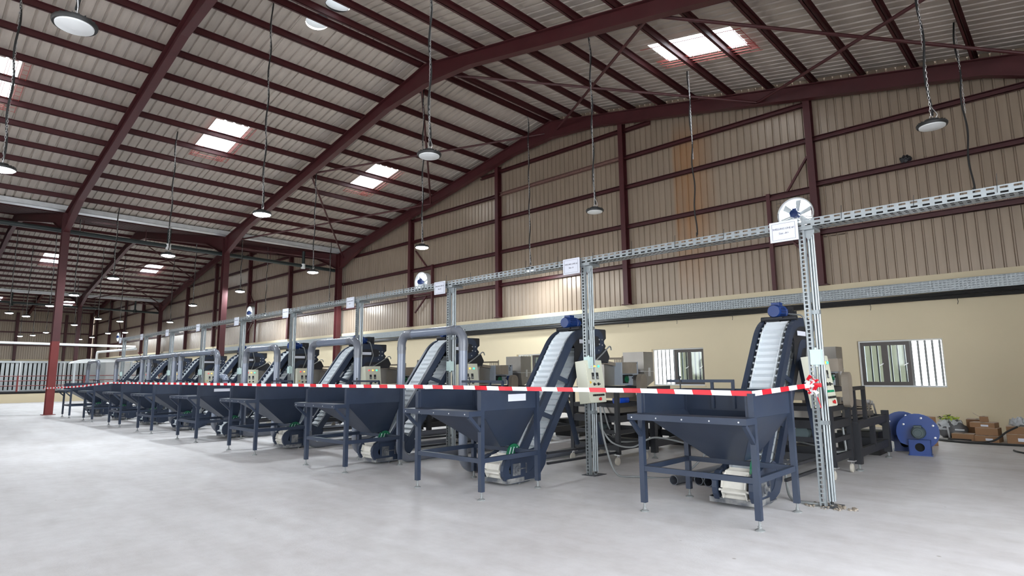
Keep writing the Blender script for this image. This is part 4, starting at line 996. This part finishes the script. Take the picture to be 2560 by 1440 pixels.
# ------------------------------------------------------------------ valley drain pipe, white high-level pipes
t = thing('drain_pipe', (-28.3, 0, 0), 'long dark drain pipe hung under the nearer roof valley', 'pipe')
MB().cyl((0, -6, 7.2), (0, 16.3, 6.84), .085, 14).obj('main_pipe', 'firepipe', t, True)
for y in (8.08, 14.3): 
    z = 7.2-.0163*(y+6); MB().cyl((.02, y, z), (.02, y, z+.75), .075, 12).obj('riser', 'firepipe', t, True)
    MB().cyl((.02, y, z-.14), (.02, y, z+.10), .105, 14).obj('white_collar', 'white', t, True)
for y in (5, 7.2, 10.8, 12.6): MB().bar((0, y, 7.0), (0, y, 7.55), .02, .02).obj('hanger', 'maroon', t)
t = thing('drain_pipe', (-57.7, 0, 0), 'dark drain pipe hung under the farther roof valley', 'pipe')
MB().cyl((0, -6, 7.2), (0, 16.3, 6.84), .085, 10).obj('main_pipe', 'firepipe', t, True)
for y in (6.2, 9.3, 14.3): MB().cyl((0, y, 6.9), (0, y, 7.75), .07, 10).cyl((0, y, 6.75), (0, y, 7.0), .13, 10).obj('riser', 'firepipe', t, True)
t = thing('white_pipe', (-50, 3, 3.65), 'long straight white pipe crossing high in front of the end wall', 'pipe')
MB().cyl((0, 1, 0), (0, 9.6, -.1), .085, 12).obj('pipe_run', 'white', t, True)
t = thing('white_pipe', (-68, 14.0, 3.76), 'white pipe with an elbow, running beside the gable wall far off', 'pipe')
MB().tube(bend3([(0, 0, -3.76), (0, 0, 0), (12.6, 0, -.14)], .25), .10, 12).obj('pipe_run', 'white', t, True)

# ------------------------------------------------------------------ far platform, railing, louvred panels, cabin, stair
PXF = -43.4
pl = thing('raised_platform', (PXF, 0, 0), 'long cream raised platform with a painted strip of gap shade beyond the red column', 'platform')
MB().box(-8, 0, YB+.05, 13.6, 0, .50).obj('plinth', 'cream', pl); MB().box(-8, .02, YB+.05, 13.6, .50, .60).obj('gap_shade_strip', 'dark', pl)  # upper strip is solid black, painted as the shaded gap above the plinth
rl = thing('guard_rail', (PXF, 0, .6), 'red tubular guard rail along the far platform', 'railing')
for z in (.34, .62, .88): MB().cyl((0, YB, z), (0, 13.5, z), .022, 8).obj('rail', 'redprimer', rl, True)
y = YB+.3
while y < 13.5: MB().box(-.04, .04, y-.04, y+.04, 0, .90).obj('rail_post', 'redprimer', rl); y += 1.55
lp = thing('louvred_screen', (-46.6, 0, .6), 'pale grey slatted screen with dark gaps standing on the far platform', 'screen')
MB().box(-.5, -.3, -6, 9.0, 0, 1.72).obj('slat_gap_shade', 'dark', lp)  # black sheet behind the slats paints the shade in their gaps
MB().box(-.3, .04, -6, 9.05, 1.68, 1.80).box(-.3, .04, -6, 9.05, 0, .06).obj('top_rail', 'greywhite', lp)
y = 1.0
while y < 9.0: MB().box(-.05, .02, y, y+.15, .05, 1.70).obj('slat', 'greywhite', lp); y += .215
for y in (3.6, 5.75, 7.9): MB().box(.0, .06, y-.04, y+.04, 0, 1.75).obj('screen_post', 'white', lp)
wcb = thing('cabin', (-46.8, 9.15, .6), 'plain pale cabin at the end of the slatted screen', 'cabin')
MB().box(-2, 0, 0, 1.0, 0, 1.9).obj('grey_wall', 'greywhite', wcb); MB().box(-2.2, -.1, 1.0, 4.2, 0, 1.75).obj('white_wall', 'white', wcb); MB().box(-2.3, .1, -.05, 4.3, 1.9, 1.96).obj('cabin_roof', 'white', wcb)
st = thing('stair', (-43.0, 10.3, 0), 'dark steel stair with red handrails rising to the far platform', 'stair')
for k in range(7): MB().box(.0, .9, .9-.0+k*.19, 1.05+k*.19, 2.2-k*.28, 2.24-k*.28).obj('tread', 'black', st)
for x in (0, .9): MB().bar((x, .6, 2.45), (x, 2.35, .05), .04, .16, (1, 0, 0)).obj('stringer', 'black', st); MB().bar((x, .7, 2.9), (x, 2.4, .9), .04, .04, (1, 0, 0)).obj('handrail', 'redprimer', st)
ca = thing('steel_canopy', (-43.2, 7.7, 2.2), 'curved-edged pale canopy beside the stair on the platform', 'canopy')
MB().prism([(0, 0), (3.2, .12), (3.2, .2), (.5, .22), (.1, .12)], 'x', -1, 0).obj('roof_sheet', 'white', ca)
MB().box(-.1, 0, .1, .2, -1.6, .02).box(-.1, 0, 3.0, 3.1, -1.6, .12).obj('support', 'greywhite', ca)

# ------------------------------------------------------------------ blue blowers
def blower(x, y, rz, label, s=1.0):
    t = thing('blower', (x, y, 0), label, 'blower', 'blue blowers by the gable wall', rz); t.scale = (s, s, s)
    c = (0, 0, .36)
    # scroll casing
    pts = [((.245+.045*k/24)*cos(q), .36+(.245+.045*k/24)*sin(q)) for k, q in enumerate([-.55*pi+1.75*pi*k/24 for k in range(25)])]
    MB().prism(pts, 'y', 0, .20).obj('scroll_casing', 'blower', t)
    MB().prism([(.0+1.06*p, .36+1.06*(q-.36)) for p, q in pts], 'y', -.008, .008).obj('front_plate', 'blower', t)
    MB().lathe(c, [(.001, -.20), (.07, -.20), (.09, -.18), (.092, -.03), (.10, -.02), (.10, 0)], 'y', 20).box(-.05, .05, -.15, -.05, .43, .47).obj('motor', 'gmotor', t, True)
    MB().lathe(c, [(.055, -.205), (.05, -.21), (.02, -.208), (.001, -.207)], 'y', 16).obj('fan_cowl', 'gmotor', t, True)
    b = MB(); ring_plate(b, lambda p, q: (p, -.06, q), -.15, .15, 0, .25, 0, .13, .065, 24); b.box(-.15, .15, .10, .12, 0, .25); b.box(-.15, -.14, -.06, .1, 0, .25); b.box(.14, .15, -.06, .1, 0, .25); b.box(-.15, .15, -.06, .1, .24, .25); b.box(-.16, .16, -.07, .2, 0, .012)
    b.obj('pedestal', 'blower', t); MB().lathe((0, -.05, .13), [(.066, 0), (.066, .03), (.001, .03)], 'y', 20).obj('opening', 'dark', t)  # shallow closed cup painted black as the shade inside the pedestal hole
    mb = MB()
    for q in (.5, 1.35, 2.6, -.35): mb.lathe((.225*cos(q), -.008, .36+.225*sin(q)), [(.016, 0), (.016, -.012), (.001, -.014)], 'y', 10)
    tag(mb.obj('bolt', 'zinc', t, True), kind='stuff')
    return t
blower(-2.03, 11.45, radians(6), 'blue centrifugal blower standing in front, with its grey-green motor facing out', 1.0)
blower(-2.33, 11.95, radians(14), 'blue centrifugal blower partly hidden behind another blower', 1.0)

# ------------------------------------------------------------------ cardboard boxes, sack, hoses
def carton(x, y, z, w, d, h, rz, label, lab=False, op=False):
    t = thing('cardboard_box', (x, y, z), label, 'box', 'cardboard boxes by the gable wall', rz)
    MB().box(-w/2, w/2, -d/2, d/2, 0, h).obj('body', 'card', t)
    MB().box(-w/2+.004, w/2-.004, -d/2+.004, d/2-.004, h, h+.004).obj('top_flap', 'cardtop', t)
    MB().box(-.02, .02, -d/2-.001, d/2+.001, h+.003, h+.006).obj('packing_tape', 'dullsteel', t)
    if lab: MB().box(-w*.05, w*.25, -d/2-.003, -d/2, h*.25, h*.62).obj('label_plate', 'paper', t)
    if op: 
        MB().bar((-w/2, -d/2, h), (-w/2-.09, -d/2-.02, h+.06), .01, .01).add([(-w/2, -d/2, h), (-w/2, d/2, h), (-w/2-.1, d/2, h+.07), (-w/2-.1, -d/2, h+.07)], [(0, 1, 2, 3)]).obj('open_flap', 'cardtop', t)
carton(-1.82, 14.45, 0, .36, .28, .12, radians(-4), 'low flat cardboard box lying in front of the pile')
carton(-1.66, 15.0, 0, .34, .30, .36, radians(3), 'tall cardboard box standing at the back of the pile')
carton(-1.45, 14.40, 0, .36, .34, .11, radians(-6), 'bottom cardboard box of the central stack', True)
carton(-1.45, 14.42, .12, .34, .30, .13, radians(-6), 'middle cardboard box of the central stack')
carton(-1.50, 14.42, .255, .38, .26, .09, radians(-10), 'wide cardboard box on top of the stack, white sticker on its side', True)
carton(-1.50, 14.46, .352, .13, .13, .10, radians(8), 'small open cardboard box topping the whole stack', False, True)
carton(-1.02, 14.40, 0, .34, .34, .16, radians(5), 'lower cardboard box under the clear plastic, white label on it', True)
carton(-1.00, 14.42, .166, .36, .30, .13, radians(2), 'upper cardboard box with clear plastic on it')
carton(-2.25, 13.1, .0, .30, .30, .50, radians(38), 'cardboard box turned on a corner behind the blowers')
def lump(name, mt, parent, c, r, sc, seed, amp=.18):
    rr = random.Random(seed); mb = MB(); mb.sphere(c, r, 22, 14, sc)
    ph = [rr.uniform(0, 6) for _ in range(6)]
    mb.v = [(x+amp*r*sin(9*y/r+ph[0])*.3, y+amp*r*sin(7*z/r+ph[1])*.3, max(c[2]-r*sc[2]*.98, z+amp*r*(sin(8*x/r+ph[2])*sin(6*y/r+ph[3])))) for x, y, z in mb.v]
    return mb.obj(name, mt, parent, True)
t = thing('wrapped_sack', (-2.05, 14.75, 0), 'grey sack wrapped in clear plastic between the blowers and the cardboard boxes', 'sack')
lump('sack_body', 'sackm', t, (0, 0, .16), .24, (1.05, .8, .70), 3); lump('wrap_sheet', 'plastic', t, (-.03, -.02, .25), .2, (1.05, .8, .52), 5, .3)
MB().bar((-.02, -.235, .02), (-.05, -.19, .28), .03, .004, (0, 1, 0)).bar((-.22, -.17, .18), (.22, -.17, .17), .004, .03).obj('strap', 'plastic', t)
t = thing('leafy_bundle', (-2.08, 14.72, .33), 'crumpled yellow-green bundle lying on top of the wrapped sack', 'bundle')
mb = MB()
for k in range(60):
    q = R.uniform(0, 6.28); r_ = R.uniform(0, .15); c = Vector((r_*cos(q)*1.2, r_*sin(q), .03+R.uniform(0, .09)*(1-r_*4))); d = Vector((R.uniform(-1, 1), R.uniform(-1, 1), R.uniform(-.4, .6))).normalized()*.05
    e = d.cross(Vector((0, 0, 1))).normalized()*.018; mb.mi = 1 if k % 4 == 0 else 0; mb.add([c-d, c+e, c+d, c-e, c+Vector((0, 0, .012))], [(0, 1, 4), (1, 2, 4), (2, 3, 4), (3, 0, 4), (0, 3, 2, 1)])
mb.obj('crumpled_folds', ['hiviz', 'black'], t)
t = thing('plastic_film', (-.98, 14.45, .30), 'loose clear plastic film heaped on the upper cardboard box', 'plastic')
lump('film_heap', 'plastic', t, (0, 0, .05), .14, (1.1, .9, .45), 9, .5)
t = thing('black_hose', (-1.5, 13.9, 0), 'thick black hose looping over the floor before the cardboard boxes', 'hose')
def sp(pts, n=10):
    P = [Vector(p) for p in pts]; P = [P[0]]+P+[P[-1]]; out_ = []
    for i in range(1, len(P)-2):
        for k in range(n):
            f = k/n; a, b, c, d = P[i-1:i+3]; out_.append(.5*((2*b)+(c-a)*f+(2*a-5*b+4*c-d)*f*f+(3*b-a-3*c+d)*f**3))
    return out_+[P[-2]]
MB().tube(sp([(-.85, .45, .02), (-.6, .02, .02), (-.2, -.05, .02), (.15, -.02, .06), (.35, .10, .22), (.5, .2, .31)]), .016, 8).tube(sp([(-.7, .2, .02), (-.3, -.1, .018), (.2, -.12, .02), (.7, -.08, .02), (1.3, .1, .02)]), .018, 8).tube(sp([(-.55, .28, .02), (-.4, .36, .02), (-.2, .33, .02)]), .014, 8).obj('hose', 'rubber', t, True)
t = thing('cut_hose', (-.9, 12.7, .016), 'short end of black hose lying alone on the open floor', 'hose')
MB().tube(sp([(-.1, .24, 0), (-.03, .05, 0), (.15, -.15, 0), (.5, -.25, 0)]), .014, 8).obj('hose', 'rubber', t, True)
t = thing('power_cable', (PX[1]+.1, PY+.1, 0), 'grey power cable looping from the second post to the machine behind the nearest hopper', 'cable')
MB().tube(sp([(.04, 0, .9), (.08, .0, .5), (.22, .05, .05), (.5, .1, .02), (.9, .5, .02), (1.1, .9, .3)]), .014, 8).tube(sp([(.04, .02, .6), (.15, .1, .42), (.3, .35, .35), (.55, .5, .48), (.9, .75, .4)]), .012, 8).obj('cable', 'conduit', t, True)
t = thing('power_cable', (PX[0], PY, 0), 'grey cable running over the floor into the base of the nearest post', 'cable')
MB().tube(sp([(.0, .02, .02), (-.15, -.0, .016), (-.33, .08, .02), (-.42, .22, .12), (-.43, .24, .35)]), .014, 8).obj('cable', 'conduit', t, True)
t = thing('loose_wire', (-19.5, G-.02, 2.3), 'thin loose wires dangling down the cream wall between the third and fourth conveyors', 'wire')
MB().tube(sp([(0, 0, 1.3), (.02, -.02, .6), (-.02, 0, 0), (.0, -.01, -.4)]), .01, 6).tube(sp([(.35, 0, 1.3), (.33, -.02, .6), (.36, 0, .2)]), .01, 6).obj('wire', 'conduit', t, True)
t = thing('rubble_patch', (PX[0]+.06, PY+.02, 0), 'crumbs of broken concrete around the foot of the nearest post', 'rubble'); tag(t, kind='stuff')
mb = MB()
for k in range(90):
    q = R.uniform(0, 6.28); r_ = R.uniform(.05, .2); s_ = R.uniform(.006, .02); c = (r_*cos(q)*1.3, r_*sin(q)*.7, s_*.4)
    mb.sphere(c, s_, 5, 3, (1, R.uniform(.6, 1.2), .6))
tag(mb.obj('crumbs', 'dullsteel', t), kind='stuff')
t = thing('bird_nest', (-2.60, G-.0, 6.235), 'small dark round lump resting on a wall girt past the large fan', 'nest')
lump('nest_body', 'black', t, (0, 0, .085), .10, (1.2, .8, .9), 21, .3)
